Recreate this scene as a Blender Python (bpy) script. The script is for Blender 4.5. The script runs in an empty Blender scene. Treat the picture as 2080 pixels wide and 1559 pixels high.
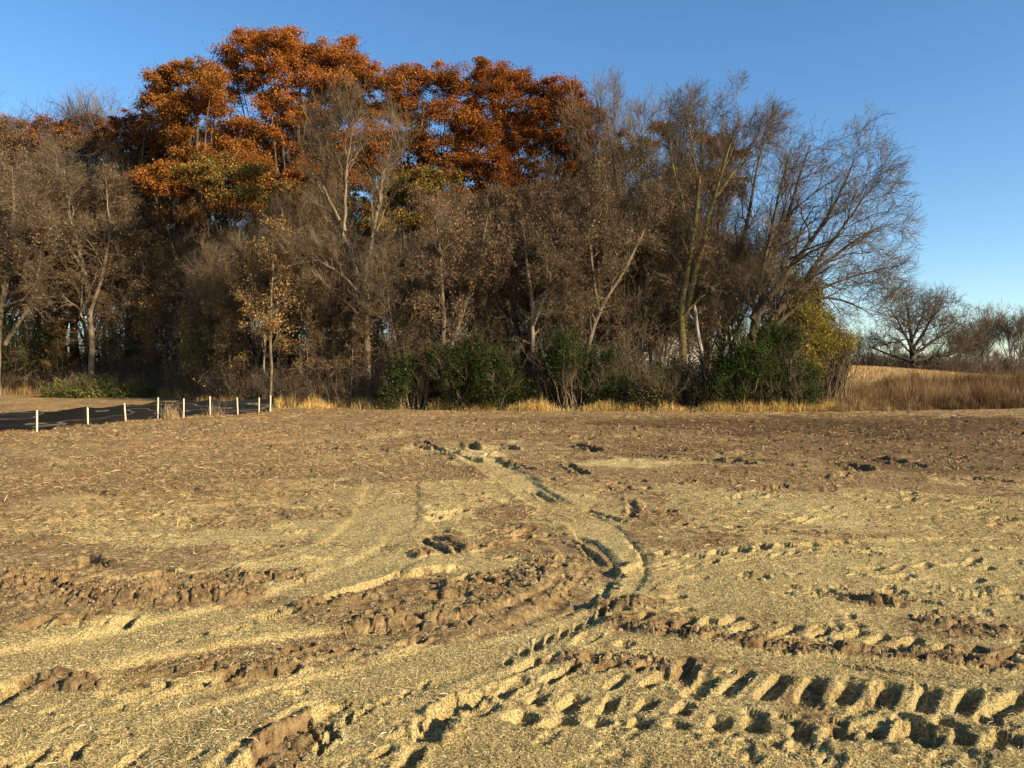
import bpy, math, random
import numpy as np
from mathutils import Vector

# ------------------------------------------------------------------ camera, sky, sun
scene = bpy.context.scene
EYE = 1.75          # eye height
F = 1570.0          # focal length in pixels of the 2080 px wide photograph
CX, HY = 1040.0, 770.0
cam_d = bpy.data.cameras.new("camera"); cam = bpy.data.objects.new("camera", cam_d)
scene.collection.objects.link(cam); scene.camera = cam
cam_d.sensor_width = 36.0; cam_d.lens = F / 2080 * 36; cam_d.clip_start = 0.1; cam_d.clip_end = 4000
cam.location = (0, 0, EYE)
cam.rotation_euler = (math.radians(90) - math.atan((779.5 - HY) / F), 0, 0)

SUN_EL = 23.0
SUN_TRAVEL = (-0.87, 0.50)                     # light travels left and away from the camera
sx, sy = -SUN_TRAVEL[0], -SUN_TRAVEL[1]
world = bpy.data.worlds.new("World"); scene.world = world; world.use_nodes = True
wn = world.node_tree; bg = wn.nodes["Background"]
sky = wn.nodes.new("ShaderNodeTexSky"); sky.sky_type = 'NISHITA'; sky.sun_disc = False
sky.sun_elevation = math.radians(SUN_EL)
sky.sun_rotation = math.atan2(sx, sy)
sky.altitude = 300; sky.air_density = 1.0; sky.dust_density = 0.25; sky.ozone_density = 2.5
hs = wn.nodes.new("ShaderNodeHueSaturation"); hs.inputs["Saturation"].default_value = 1.2
wn.links.new(sky.outputs[0], hs.inputs["Color"]); wn.links.new(hs.outputs[0], bg.inputs[0])
bg.inputs[1].default_value = 0.092
sd = bpy.data.lights.new("sun", 'SUN'); sd.energy = 5.0; sd.angle = math.radians(0.5); sd.color = (1.0, 0.85, 0.62)
so = bpy.data.objects.new("sun", sd); scene.collection.objects.link(so)
v = Vector((SUN_TRAVEL[0], SUN_TRAVEL[1], -math.tan(math.radians(SUN_EL))))
so.rotation_euler = v.to_track_quat('-Z', 'Y').to_euler()
scene.view_settings.view_transform = 'Standard'; scene.view_settings.look = 'None'
scene.view_settings.gamma = 1.0; scene.view_settings.exposure = 1.12

# ------------------------------------------------------------------ helpers
COL = scene.collection
def wx(px, d): return (px - CX) / F * d
def wz(py, d): return (HY - py) / F * d + EYE
def G(px, py):                                  # photograph pixel -> point of the flat field
    d = F * EYE / (py - HY); return wx(px, d), d
def tag(o, label=None, cat=None, group=None, kind=None):
    if label: o["label"] = label
    if cat: o["category"] = cat
    if group: o["group"] = group
    if kind: o["kind"] = kind
    return o
def empty(name, loc, rz=0.0, scale=1.0):
    o = bpy.data.objects.new(name, None); COL.objects.link(o)
    o.location = loc; o.rotation_euler = (0, 0, rz); o.scale = (scale,) * 3
    o.empty_display_size = 0.3
    return o
def copy_tree(o, parent=None):
    c = o.copy(); COL.objects.link(c); c.parent = parent
    for ch in o.children: copy_tree(ch, c)
    return c
def mesh_obj(name, V, Fq, mat, parent=None, col=None, smooth=False, attrs=None):
    """V (n,3), Fq (m,3 or 4) int array -> one mesh object"""
    me = bpy.data.meshes.new(name)
    V = np.ascontiguousarray(V, dtype=np.float32); Fq = np.ascontiguousarray(Fq, dtype=np.int32)
    k = Fq.shape[1]
    me.vertices.add(len(V)); me.vertices.foreach_set("co", V.ravel())
    me.loops.add(Fq.size); me.loops.foreach_set("vertex_index", Fq.ravel())
    me.polygons.add(len(Fq)); me.polygons.foreach_set("loop_start", np.arange(0, Fq.size, k, dtype=np.int32))
    me.polygons.foreach_set("use_smooth", np.full(len(Fq), bool(smooth)))
    if col is not None:
        a = me.attributes.new("Col", 'FLOAT_COLOR', 'POINT')
        c4 = np.ones((len(V), 4), dtype=np.float32); c4[:, :3] = col
        a.data.foreach_set("color", c4.ravel())
    for n_, arr in (attrs or {}).items():
        a = me.attributes.new(n_, 'FLOAT', 'POINT'); a.data.foreach_set("value", np.ascontiguousarray(arr, dtype=np.float32).ravel())
    me.update(calc_edges=True)
    me.materials.append(mat)
    o = bpy.data.objects.new(name, me); COL.objects.link(o)
    if parent is not None: o.parent = parent
    return o
def nrm(a): return a / (np.linalg.norm(a, axis=-1, keepdims=True) + 1e-9)

# ---- value noise
def vnoise(x, y, seed=0):
    xi = np.floor(x).astype(np.int64); yi = np.floor(y).astype(np.int64)
    fx = x - xi; fy = y - yi; fx = fx*fx*(3-2*fx); fy = fy*fy*(3-2*fy)
    def h(a, b):
        n = (a * 374761393 + b * 668265263 + seed * 974634777) & 0xffffffff
        n = ((n ^ (n >> 13)) * 1274126177) & 0xffffffff
        return ((n ^ (n >> 16)) & 0xffff) / 65535.0
    return ((h(xi, yi)*(1-fx) + h(xi+1, yi)*fx)*(1-fy) + (h(xi, yi+1)*(1-fx) + h(xi+1, yi+1)*fx)*fy) * 2 - 1
def fbm(x, y, octv, seed=0, gain=0.5):
    s = 0; a = 1.0; t = 0
    for i in range(octv):
        c, s_ = math.cos(0.7*i+.4), math.sin(0.7*i+.4)
        s = s + a * vnoise((x*c - y*s_) * 2**i + 17.3*i, (x*s_ + y*c) * 2**i - 9.1*i, seed + i); t += a; a *= gain
    return s / t
def worley(x, y, seed=0):
    xi = np.floor(x).astype(np.int64); yi = np.floor(y).astype(np.int64)
    f1 = np.full(x.shape, 9.0); f2 = np.full(x.shape, 9.0); idv = np.zeros(x.shape)
    for dx in (-1, 0, 1):
        for dy in (-1, 0, 1):
            a, b = xi + dx, yi + dy
            n = (a * 374761393 + b * 668265263 + seed * 974634777) & 0xffffffff
            n = ((n ^ (n >> 13)) * 1274126177) & 0xffffffff; n = n ^ (n >> 16)
            px = a + (n & 0xff) / 255.0; py = b + ((n >> 8) & 0xff) / 255.0; r = ((n >> 16) & 0xff) / 255.0
            d = np.hypot(x - px, y - py)
            m = d < f1
            f2 = np.where(m, f1, np.minimum(f2, d)); idv = np.where(m, r, idv); f1 = np.where(m, d, f1)
    return f1, f2, idv
def sstep(a, b, x):
    t = np.clip((x - a) / (b - a), 0, 1); return t * t * (3 - 2 * t)

# ------------------------------------------------------------------ materials
def new_mat(name):
    m = bpy.data.materials.new(name); m.use_nodes = True
    nt = m.node_tree; nt.nodes.clear()
    out = nt.nodes.new("ShaderNodeOutputMaterial")
    return m, nt, out
def N(nt, t, **kw):
    n = nt.nodes.new(t)
    for k, v_ in kw.items():
        if k in n.inputs: n.inputs[k].default_value = v_
        else: setattr(n, k, v_)
    return n
def leaf_mat(name, trans=0.35, gain=1.0):
    m, nt, out = new_mat(name)
    at = N(nt, "ShaderNodeAttribute", attribute_name="Col")
    oi = N(nt, "ShaderNodeObjectInfo")
    mr = N(nt, "ShaderNodeMapRange"); mr.inputs["To Min"].default_value = 0.8*gain; mr.inputs["To Max"].default_value = 1.2*gain
    nt.links.new(oi.outputs["Random"], mr.inputs["Value"])
    mx = N(nt, "ShaderNodeVectorMath", operation='SCALE')
    nt.links.new(at.outputs["Color"], mx.inputs[0]); nt.links.new(mr.outputs[0], mx.inputs["Scale"])
    d = N(nt, "ShaderNodeBsdfDiffuse"); t = N(nt, "ShaderNodeBsdfTranslucent"); g = N(nt, "ShaderNodeMixShader"); g.inputs[0].default_value = trans
    nt.links.new(mx.outputs[0], d.inputs["Color"]); nt.links.new(mx.outputs[0], t.inputs["Color"])
    nt.links.new(d.outputs[0], g.inputs[1]); nt.links.new(t.outputs[0], g.inputs[2]); nt.links.new(g.outputs[0], out.inputs[0])
    return m
def bark_mat(name, c1, c2, scale=6.0):
    m, nt, out = new_mat(name)
    tc = N(nt, "ShaderNodeTexCoord"); mp = N(nt, "ShaderNodeMapping"); mp.inputs["Scale"].default_value = (1, 1, 0.25)
    nz = N(nt, "ShaderNodeTexNoise"); nz.inputs["Scale"].default_value = scale; nz.inputs["Detail"].default_value = 5
    cr = N(nt, "ShaderNodeValToRGB"); cr.color_ramp.elements[0].color = (*c1, 1); cr.color_ramp.elements[1].color = (*c2, 1)
    cr.color_ramp.elements[0].position = 0.35; cr.color_ramp.elements[1].position = 0.68
    oi = N(nt, "ShaderNodeObjectInfo")
    mr = N(nt, "ShaderNodeMapRange"); mr.inputs["To Min"].default_value = 0.75; mr.inputs["To Max"].default_value = 1.25
    sc = N(nt, "ShaderNodeVectorMath", operation='SCALE')
    b = N(nt, "ShaderNodeBsdfPrincipled"); b.inputs["Roughness"].default_value = 0.9; b.inputs["Specular IOR Level"].default_value = 0.15
    bp = N(nt, "ShaderNodeBump"); bp.inputs["Strength"].default_value = 0.8; bp.inputs["Distance"].default_value = 0.03
    L = nt.links.new
    L(tc.outputs["Object"], mp.inputs[0]); L(mp.outputs[0], nz.inputs[0]); L(nz.outputs[0], cr.inputs[0])
    L(oi.outputs["Random"], mr.inputs["Value"]); L(cr.outputs[0], sc.inputs[0]); L(mr.outputs[0], sc.inputs["Scale"])
    L(sc.outputs[0], b.inputs["Base Color"]); L(nz.outputs[0], bp.inputs["Height"]); L(bp.outputs[0], b.inputs["Normal"]); L(b.outputs[0], out.inputs[0])
    return m
def plain_mat(name, c, rough=0.8, spec=0.3, bump=0.0, bscale=30.0, var=0.25):
    m, nt, out = new_mat(name)
    b = N(nt, "ShaderNodeBsdfPrincipled"); b.inputs["Roughness"].default_value = rough; b.inputs["Specular IOR Level"].default_value = spec
    tc = N(nt, "ShaderNodeTexCoord"); nz = N(nt, "ShaderNodeTexNoise"); nz.inputs["Scale"].default_value = bscale; nz.inputs["Detail"].default_value = 6
    nt.links.new(tc.outputs["Object"], nz.inputs[0])
    cr = N(nt, "ShaderNodeValToRGB"); cr.color_ramp.elements[0].color = (*[x*(1-var) for x in c], 1); cr.color_ramp.elements[1].color = (*[min(1, x*(1+var)) for x in c], 1)
    cr.color_ramp.elements[0].position = .3; cr.color_ramp.elements[1].position = .7
    nt.links.new(nz.outputs[0], cr.inputs[0]); nt.links.new(cr.outputs[0], b.inputs["Base Color"])
    if bump:
        bp = N(nt, "ShaderNodeBump"); bp.inputs["Strength"].default_value = bump; bp.inputs["Distance"].default_value = 0.01
        nt.links.new(nz.outputs[0], bp.inputs["Height"]); nt.links.new(bp.outputs[0], b.inputs["Normal"])
    nt.links.new(b.outputs[0], out.inputs[0])
    return m
M_LEAF = leaf_mat("leaf", 0.35)
M_DRY = leaf_mat("dry_grass", 0.25)
M_BARK = bark_mat("bark_brown", (0.052, 0.037, 0.022), (0.155, 0.110, 0.062))
M_BARKG = bark_mat("bark_grey", (0.075, 0.055, 0.034), (0.20, 0.148, 0.092))
M_TWIG = bark_mat("twig_brown", (0.068, 0.047, 0.026), (0.195, 0.138, 0.078), 1.5)
M_TWIGD = bark_mat("twig_dark", (0.024, 0.018, 0.013), (0.065, 0.048, 0.033), 1.5)
M_OLIVE = bark_mat("bark_mossy", (0.085, 0.066, 0.024), (0.19, 0.15, 0.052))
M_PALE = bark_mat("bark_pale", (0.08, 0.065, 0.05), (0.34, 0.28, 0.22))

# ------------------------------------------------------------------ terrain
def gz(x, y):
    """large form of the land"""
    x = np.asarray(x, float); y = np.asarray(y, float)
    left = 0.62 * sstep(40, 56, y) * sstep(-4, -13, x)
    u = x / np.maximum(y, 1)
    cr = 2.80 * sstep(44, 72, y) * sstep(0.26, 0.40, u) * (1 - 0.36 * sstep(0.42, 0.68, u)) * (1 - 0.5 * sstep(80, 140, y))
    dip = -0.10 * sstep(-3, -14, x) * sstep(14, 24, y) * (1 - sstep(34, 44, y))
    back = 0.25 * sstep(46, 60, y)
    return left + cr + 0*dip + back * sstep(-6, 0, x) * (1-sstep(0.26, 0.36, u))

uc = np.arange(-0.78, 0.7801, 0.00115)
us = np.concatenate([-np.geomspace(4.0, 0.79, 40), uc, np.geomspace(0.79, 4.0, 40)])
C0 = 1.0
ys = [-60, -20, -8, -3, -1, 0, 0.6, 1.2, 1.8, 2.3]
y_ = 2.6
while y_ < 60:
    ys.append(y_); y_ *= (1.0031 if y_ < 11 else (1.0052 if y_ < 26 else 1.008))
while y_ < 1500:
    ys.append(y_); y_ *= 1.03
ys = np.array(ys)
UU, YY = np.meshgrid(us, ys)
XX = UU * (np.abs(YY) + C0)
rng = np.random.default_rng(7)
nearw = np.clip(1 - (YY - 2) / 60, 0, 1) * (YY > 0) * (np.abs(UU) < 0.79)
HH = gz(XX, YY)
STRAW = np.zeros_like(HH)                       # straw cover 0..1
DARK = np.zeros_like(HH)                        # darker ground tone 0..1
CLOD = np.zeros_like(HH)                        # broken clods 0..1
FIN = (np.abs(UU) < 0.785) & (YY > 2.2) & (YY < 60)
def box(x0, x1, y0, y1):
    r0 = np.searchsorted(ys, y0); r1 = np.searchsorted(ys, y1) + 1
    r0 = max(r0 - 1, 0); r1 = min(r1, len(ys))
    yl, yh = max(ys[r0], .1), max(ys[r1-1], .1)
    umin = min(x0/(yl+C0), x0/(yh+C0)); umax = max(x1/(yl+C0), x1/(yh+C0))
    c0 = max(np.searchsorted(us, umin) - 1, 0); c1 = min(np.searchsorted(us, umax) + 1, len(us))
    return slice(r0, r1), slice(c0, c1)
def polydist(sl, P):
    """signed distance to polyline (left side of travel positive), arc length"""
    x = XX[sl]; y = YY[sl]; best = np.full(x.shape, 1e9); sg = np.zeros(x.shape); arc = np.zeros(x.shape); acc = 0
    for (x0, y0), (x1, y1) in zip(P[:-1], P[1:]):
        dx, dy = x1-x0, y1-y0; L = math.hypot(dx, dy) + 1e-9
        t = np.clip(((x-x0)*dx + (y-y0)*dy) / L**2, 0, 1)
        d = np.hypot(x-x0-t*dx, y-y0-t*dy); s = (dx*(y-y0) - dy*(x-x0)) / L
        m = d < best
        best = np.where(m, d, best); sg = np.where(m, s, sg); arc = np.where(m, acc + t*L, arc); acc += L
    return best, np.where(sg >= 0, best, -best), arc, acc
def smooth_poly(pts, n=4):
    P = np.array([G(*p) for p in pts])
    for _ in range(n - 2 if n > 2 else 1):
        Q = [P[0]]
        for a, b in zip(P[:-1], P[1:]): Q += [a*.75+b*.25, a*.25+b*.75]
        Q.append(P[-1]); P = np.array(Q)
    return [tuple(p) for p in P]
def pbox(P, m):
    a = np.array(P); return box(a[:,0].min()-m, a[:,0].max()+m, a[:,1].min()-m, a[:,1].max()+m)
def ends(arc, tot, f=0.12):
    return sstep(0, f*tot, arc) * sstep(0, f*tot, tot-arc)

# masks in the photograph's layout, laid on the ground
def patch(arr, px, py, rx, ry, val, rag=0.5):
    x0, y0 = G(px, py)
    xa, _ = G(px - rx, py); xb, _ = G(px + rx, py)
    _, yn = G(px, py + ry); _, yf = G(px, max(py - ry, HY + 6))
    sl = box(xa*1.0-(xb-xa)*.5, xb+(xb-xa)*.5, yn*.85, yf*1.2)
    x = XX[sl]; y = YY[sl]
    # tilt the ellipse with the view ray
    X = (x / y - x0 / y0) * F / rx
    Y = (F*EYE/np.maximum(y, .5) + HY - py) / ry
    r = np.sqrt(X*X + Y*Y) + rag * fbm(x*1.3, y*0.9, 4, int(px+py)) 
    m = 1 - sstep(0.65, 1.15, r)
    arr[sl] = arr[sl] * (1 - m) + val * m

# base straw cover : near field mostly covered, far field mostly bare soil
n1 = fbm(XX*0.55, YY*0.35, 5, 3); n2 = fbm(XX*2.3, YY*1.5, 4, 8)
n3 = fbm(XX*1.0+7, YY*0.6, 4, 14)
STRAW[:] = np.clip(0.60 + 0.55*n1 + 0.45*n3 + 0.30*n2, 0, 1)
far = sstep(12.5, 15.5, YY + 1.2*n1)
STRAW[:] = STRAW*(1-far) + far*np.clip(0.26 + 0.6*n1 + 0.45*n2 + .3*n3, 0, 1)
leftf = sstep(-2.0, -5.5, XX + n2) * sstep(9, 14, YY)
STRAW[:] = STRAW*(1-leftf) + leftf*np.clip(0.40 + 0.55*n1 + 0.4*n2, 0, 1)
for p in [(1700,1030,380,36,1.0),(2000,1060,250,36,.9),(1500,1010,150,14,1.0),(950,990,130,18,1),(560,982,110,12,1),(760,1000,90,26,.9),(1120,1010,110,22,.9),
          (1180,1060,90,34,.9),(200,1020,110,16,.9),(420,1010,180,12,.8),(140,935,40,6,1),(1050,1150,60,12,.9),(1700,1180,520,70,.9),(1900,1120,300,26,.85),
          (1330,1330,420,26,1),(1800,1345,400,14,1),(400,1290,300,30,1),(120,1340,220,30,1),(620,1180,170,26,.95),(760,1120,160,34,.9),(1450,1520,700,60,1),
          (300,1460,330,80,.9),(800,1430,220,60,1),(1250,1390,240,20,.9),(330,1090,260,20,.75),(560,890,120,8,.6),(520,865,90,6,.5),(800,880,60,8,.9),(990,915,60,14,.8),(1300,938,120,8,.7),(950,935,40,10,.9),
          (860,1150,180,12,.9),(1230,1150,36,60,.9)]:
    patch(STRAW, *p)
for p in [(850,1190,150,18,.12),(1000,1205,170,34,.2),(700,1225,130,20,.15),(870,1275,220,24,.25),(1090,1240,120,26,.35),(1130,1170,60,34,.2),(560,1320,150,26,.3),(420,1345,120,18,.25),
          (200,1210,230,34,.15),(60,1250,160,20,.2),(330,1225,120,26,.25),(560,1510,70,60,.0),(610,1470,50,30,.1),(1050,1085,120,40,.3),(1020,1040,60,22,.2),(880,1095,80,20,.25),
          (1330,1045,70,26,.2),(1400,1100,110,22,.25),(1290,1270,120,22,.2),(1700,1325,420,14,.3),(1500,1345,120,10,.3),(1200,1345,110,14,.3),(1500,960,620,22,.08),(1700,895,500,26,.05),(1000,860,500,14,.08),
          (1250,975,150,12,.3),(250,985,150,12,.2),(600,1040,200,16,.35),(60,1100,120,24,.25),(1560,1075,250,12,.35),(1780,1222,90,16,.25),(420,1440,60,24,.4),(300,1150,120,14,.3),(1980,1280,120,14,.35)]:
    patch(STRAW, *p)
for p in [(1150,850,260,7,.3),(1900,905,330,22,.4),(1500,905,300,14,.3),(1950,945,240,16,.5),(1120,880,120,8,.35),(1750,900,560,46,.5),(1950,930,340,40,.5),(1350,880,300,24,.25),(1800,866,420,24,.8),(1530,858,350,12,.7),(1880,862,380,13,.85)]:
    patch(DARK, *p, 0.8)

# ---- relief
fine = FIN.astype(float)
d_ = np.maximum(YY, 1)
farw = sstep(10, 20, YY)
HH += fine * (0.035*fbm(XX*0.35, YY*0.35, 3, 21) + (0.014 + 0.02*farw)*fbm(XX*1.4, YY*1.6, 4, 31) * (1 - sstep(48, 56, YY)))
def ridge_streaks(sl=None):
    return fbm(XX*0.7 + 0.25*YY, YY*2.6, 4, 55)
st = ridge_streaks()
HH += fine * 0.05 * farw * st * (1 - sstep(48, 56, YY))
HH += fine * (1-farw) * 0.011 * fbm(XX*5, YY*5, 4, 41, .6) * (1.35 - 0.5*STRAW)

def rut(pts, w, depth, berm=0.3, straw=None, clod=0.0, taper=.12, rough=.35):
    P = smooth_poly(pts); sl = pbox(P, w*3)
    d, sd_, arc, tot = polydist(sl, P)
    x, y = XX[sl], YY[sl]
    e = ends(arc, tot, taper)
    nz = fbm(x*3/w*0.3, y*3/w*.3, 3, int(w*1000)+5)
    dd = d / w * (1 + rough*nz)
    HH[sl] += (-depth * (1 - sstep(0.55, 1.0, dd)) + berm*depth*np.exp(-((dd-1.3)/0.3)**2) * (1+.8*nz)) * e
    if straw is not None:
        m = (1 - sstep(0.7, 1.2, dd)) * e; STRAW[sl] = STRAW[sl]*(1-m) + straw*m
    if clod: CLOD[sl] = np.maximum(CLOD[sl], clod*np.exp(-((dd-1.3)/0.35)**2)*e)
def ledge(pts, h, fall=0.35, soft=0.02, side=1, rough=.045):
    """ground higher on one side, a broken step along the line"""
    P = smooth_poly(pts); sl = pbox(P, fall*1.6)
    d, s, arc, tot = polydist(sl, P); s = -s*side
    x, y = XX[sl], YY[sl]
    s = s + rough*fbm(x*9, y*9, 3, 91)*2
    e = ends(arc, tot, .15)
    up = sstep(-soft, soft, s) * np.exp(-np.maximum(s, 0)/fall)
    HH[sl] += h * (up - 0.6*(1-sstep(-soft, soft, s))*np.exp(-np.maximum(-s, 0)/(fall*.45))) * e * (1-sstep(fall*1.1, fall*1.5, d))
def clods(pts, w, amp, k=1.0, straw=None):
    P = smooth_poly(pts); sl = pbox(P, w*2)
    d, s, arc, tot = polydist(sl, P); x, y = XX[sl], YY[sl]
    nz = fbm(x*2.2, y*2.2, 3, 77)
    m = (1 - sstep(0.45, 1.15, d/w*(1+.5*nz))) * ends(arc, tot)
    CLOD[sl] = np.maximum(CLOD[sl], k*m); HH[sl] += amp*m*(0.8+.5*nz)
    if straw is not None: STRAW[sl] = STRAW[sl]*(1-m) + straw*m
def pit(x0, y0, ln, wd, ang, depth, rim=0.25, jag=.11):
    r = max(ln, wd)*1.5; sl = box(x0-r, x0+r, y0-r, y0+r)
    x = XX[sl]-x0; y = YY[sl]-y0; c, s = math.cos(ang), math.sin(ang)
    a = (x*c + y*s)/(ln/2); b = (-x*s + y*c)/(wd/2)
    q = (np.abs(a)**5.5 + np.abs(b)**5.5)**(1/5.5)
    q = q + jag*fbm((x+x0)*12, (y+y0)*12, 3, 12)
    HH[sl] += -depth*(1-sstep(0.84, 1.0, q)) + .6*rim*depth*np.exp(-((q-1.25)/.25)**2)*(1+.6*fbm((x+x0)*7,(y+y0)*7,2,3))
def pits(lst, ln, wd, ang, depth, rim=.25, jit=.12):
    r_ = np.random.default_rng(len(lst)+int(ln*100))
    for p in lst:
        x, y = G(p[0], p[1]); k = p[2] if len(p) > 2 else 1.0
        pit(x, y, ln*k*(1+r_.uniform(-jit, jit)*1.6), wd*(1+r_.uniform(-jit, jit)*1.6), math.radians(ang - .03*(p[0]-1400)*(p[0] > 1400) + r_.uniform(-9, 9)), depth*(.8+.4*r_.random())*min(1, .5+.5*k), rim)
def luglines(pts, spacing, ln, wd, rel, depth, rim=.25, jit=.1, skip=0.06):
    P = smooth_poly(pts); r_ = np.random.default_rng(int(spacing*1e4)+len(P))
    seg = [math.hypot(b[0]-a[0], b[1]-a[1]) for a, b in zip(P[:-1], P[1:])]; tot = sum(seg); s = spacing*.5
    while s < tot:
        q = s
        for i, L in enumerate(seg):
            if q <= L: break
            q -= L
        a, b = P[i], P[i+1]; t = q/seg[i]
        if r_.random() > skip:
            e = min(1, s/(.15*tot), (tot-s)/(.15*tot)); e = max(.35, e)
            pit(a[0]+(b[0]-a[0])*t+r_.normal()*.02*spacing, a[1]+(b[1]-a[1])*t+r_.normal()*.04*spacing, ln*(1+r_.uniform(-jit,jit)*2.5), wd*(1+r_.uniform(-jit,jit)*2),
                math.atan2(b[1]-a[1], b[0]-a[0])+math.radians(rel+r_.uniform(-7,7)), depth*e*r_.uniform(.65,1.15), rim)
        s += spacing*r_.uniform(.93,1.07)

TRK = np.zeros_like(HH)
def band(pts, w, depth, straw, lip=.0, side=0):
    """a smooth rolled wheel track: sunk, evenly covered, with crisp edges"""
    P = smooth_poly(pts); sl = pbox(P, w*2.2); d, s_, arc, tot = polydist(sl, P); x, y = XX[sl], YY[sl]
    e = ends(arc, tot, .08); dd = d/w + .10*fbm(x*2.5, y*2.5, 3, 401)
    m = (1 - sstep(.86, 1.02, dd))*e
    var = np.clip(.62 + .9*fbm(x*.9, y*.9, 3, 403), .05, 1.2)
    HH[sl] += (-depth*m*.62 + lip*.6*np.exp(-((dd-1.2)/.22)**2)*e*(1+.8*fbm(x*5, y*5, 2, 402)))*var
    STRAW[sl] = STRAW[sl]*(1-m*.9) + straw*m*.9; TRK[sl] = np.maximum(TRK[sl], (1-sstep(1.0, 1.4, dd))*e)
band([(1010,945),(1060,985),(1120,1020),(1190,1060),(1245,1110),(1255,1150),(1225,1200),(1150,1250),(1040,1300),(900,1345),(740,1390),(560,1435),(380,1495),(200,1575)], .30, .05, .95, .03)
band([(1120,1085),(1180,1110),(1205,1150),(1180,1195),(1100,1235),(980,1270),(820,1290),(640,1305),(420,1340),(150,1400)], .26, .05, .30, .03)
band([(860,1060),(840,1100),(780,1145),(680,1190),(560,1230),(420,1265),(240,1300),(0,1345),(-150,1370)], .34, .045, .95, .03)
band([(800,975),(790,1020),(775,1070),(700,1120),(560,1160),(420,1180)], .45, .04, .85, .02)
band([(2150,1105),(1950,1100),(1750,1108),(1550,1125),(1400,1145),(1310,1170),(1265,1205),(1200,1245),(1100,1300)], .22, .03, .75, .03)
band([(2150,1090),(1950,1078),(1750,1070),(1550,1070),(1400,1078),(1300,1092)], .34, .03, .55, .02)
band([(2200,1400),(2000,1378),(1800,1360),(1600,1345),(1400,1325),(1250,1310)], .13, .02, .95, .02)
band([(-100,900),(150,925),(400,940),(650,935),(850,915),(960,900)], .9, .06, .45, .05)
band([(960,915),(1150,915),(1350,928),(1600,948),(1850,962),(2200,975)], .8, .07, .35, .06)
band([(960,935),(1200,945),(1450,960),(1750,985),(2150,1000)], .7, .05, .2, .04)
band([(800,905),(900,912),(985,930),(1060,985)], .4, .08, .9, .06)
for p in [(560,1520,60,50,.0),(620,1480,40,26,.1),(850,1190,110,14,.12),(700,1235,90,10,.15),(200,1205,200,24,.2),(480,1215,110,16,.3),(1000,1200,110,20,.3),(560,1325,120,14,.3),(1120,1345,60,10,.3),(1720,1028,400,27,1.15),(560,982,110,10,1.1),(960,990,130,12,1.1),(220,1020,120,10,1.0),(420,1012,150,8,1.0),(520,888,130,7,.9),(1320,940,130,6,.9),(1700,1185,420,40,1.0)]:
    patch(STRAW, *p)
# --- T1 big tread track bottom right
rut([(1040,1400),(1200,1420),(1400,1440),(1700,1455),(2080,1480),(2300,1500)], .34, .018, .6, None, .0)
upper = [(1393,1372),(1425,1392),(1498,1388),(1575,1397),(1649,1404),(1723,1410),(1804,1414),(1885,1424),(1966,1430),(2053,1437),(2140,1446),(2230,1455)]
pits(upper, .36, .12, 58, .070, .08)
pits([(1464,1467),(1538,1470),(1629,1484),(1706,1487),(1784,1484),(1870,1478),(1888,1503),(1960,1497),(2050,1500),(2140,1510)], .22, .12, 70, .065, .1)
pits([(1535,1445,.7),(1600,1452,.6),(1700,1462,.6),(1850,1462,.7),(1935,1468,.8),(2010,1462,.7)], .20, .10, 150, .04, .1)
pits([(1023,1404),(1092,1415),(1165,1419),(1238,1423),(1315,1427),(1390,1437)], .22, .11, 60, .062, .1)
pits([(985,1442),(1058,1454),(1138,1456),(1215,1461),(1300,1465),(1377,1473)], .17, .12, 56, .062, .1)
pits([(1071,1354),(1150,1365),(1200,1344,.6),(1235,1362),(1254,1385,.7),(1311,1362),(1335,1385,.8),(1120,1378,.6),(1392,1352,.7)], .24, .08, 40, .055, .15)
clods([(1120,1340),(1200,1345),(1300,1352),(1400,1370)], .16, .02, .55, .3)
# --- T2 right middle track with clod edge
pits([(1390,1272),(1440,1268,.6),(1481,1266),(1515,1282),(1599,1286),(1666,1289),(1730,1294),(1784,1302),(1845,1309),(1905,1319),(1972,1323),(2050,1329),(2130,1336)], .32, .10, 44, .055, .12)
pits([(1300,1262,.8),(1340,1278,.7),(1250,1250,.9)], .3, .1, 30, .06, .4)
clods([(1225,1262),(1290,1280),(1400,1300),(1560,1315),(1700,1328),(1850,1340),(2000,1350),(2160,1362)], .10, .035, .9, .1)
clods([(1215,1240),(1260,1225),(1330,1240)], .2, .02, .7, .25)
# --- T3 curved wheel track through the centre
ledge([(1258,1092),(1282,1112),(1303,1135),(1303,1170)], .04, .4, .02, 1)
ledge([(1275,1140),(1263,1172),(1248,1200),(1215,1225),(1190,1245)], .035, .35, .02, -1)
luglines([(1255,1230),(1200,1258),(1130,1292),(1060,1330),(1010,1360)], .17, .2, .06, 25, .045, .35)
luglines([(1020,1395),(930,1425),(850,1462),(790,1510)], .14, .09, .055, 35, .045, .2)
luglines([(880,1375),(800,1408),(720,1445),(640,1490)], .15, .10, .05, 30, .042, .2)
pits([(683,1423),(697,1431),(740,1444),(769,1429),(796,1414),(710,1464),(809,1492),(837,1470),(868,1452),(893,1436),(918,1420),(777,1527)], .13, .06, 45, .05, .25)
# big crescent rut edge and the broken brown block beside it
rut([(1005,1408),(955,1422),(905,1446),(876,1476),(858,1508)], .085, .085, .25)
ledge([(1010,1400),(950,1415),(895,1440),(865,1475),(850,1512)], .03, .25, .02, -1)
rut([(686,1418),(634,1434),(582,1463),(530,1498),(468,1548),(420,1600)], .055, .03, .1)
ledge([(690,1424),(645,1442),(597,1472),(548,1506),(490,1555),(440,1605)], .065, .34, .02, 1)
rut([(680,1475),(672,1500),(640,1525)], .03, .06, .2)
rut([(620,1480),(650,1500),(652,1520),(640,1535)], .015, .05, .2)
rut([(850,1510),(840,1535),(815,1570)], .05, .06, .2)
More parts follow.
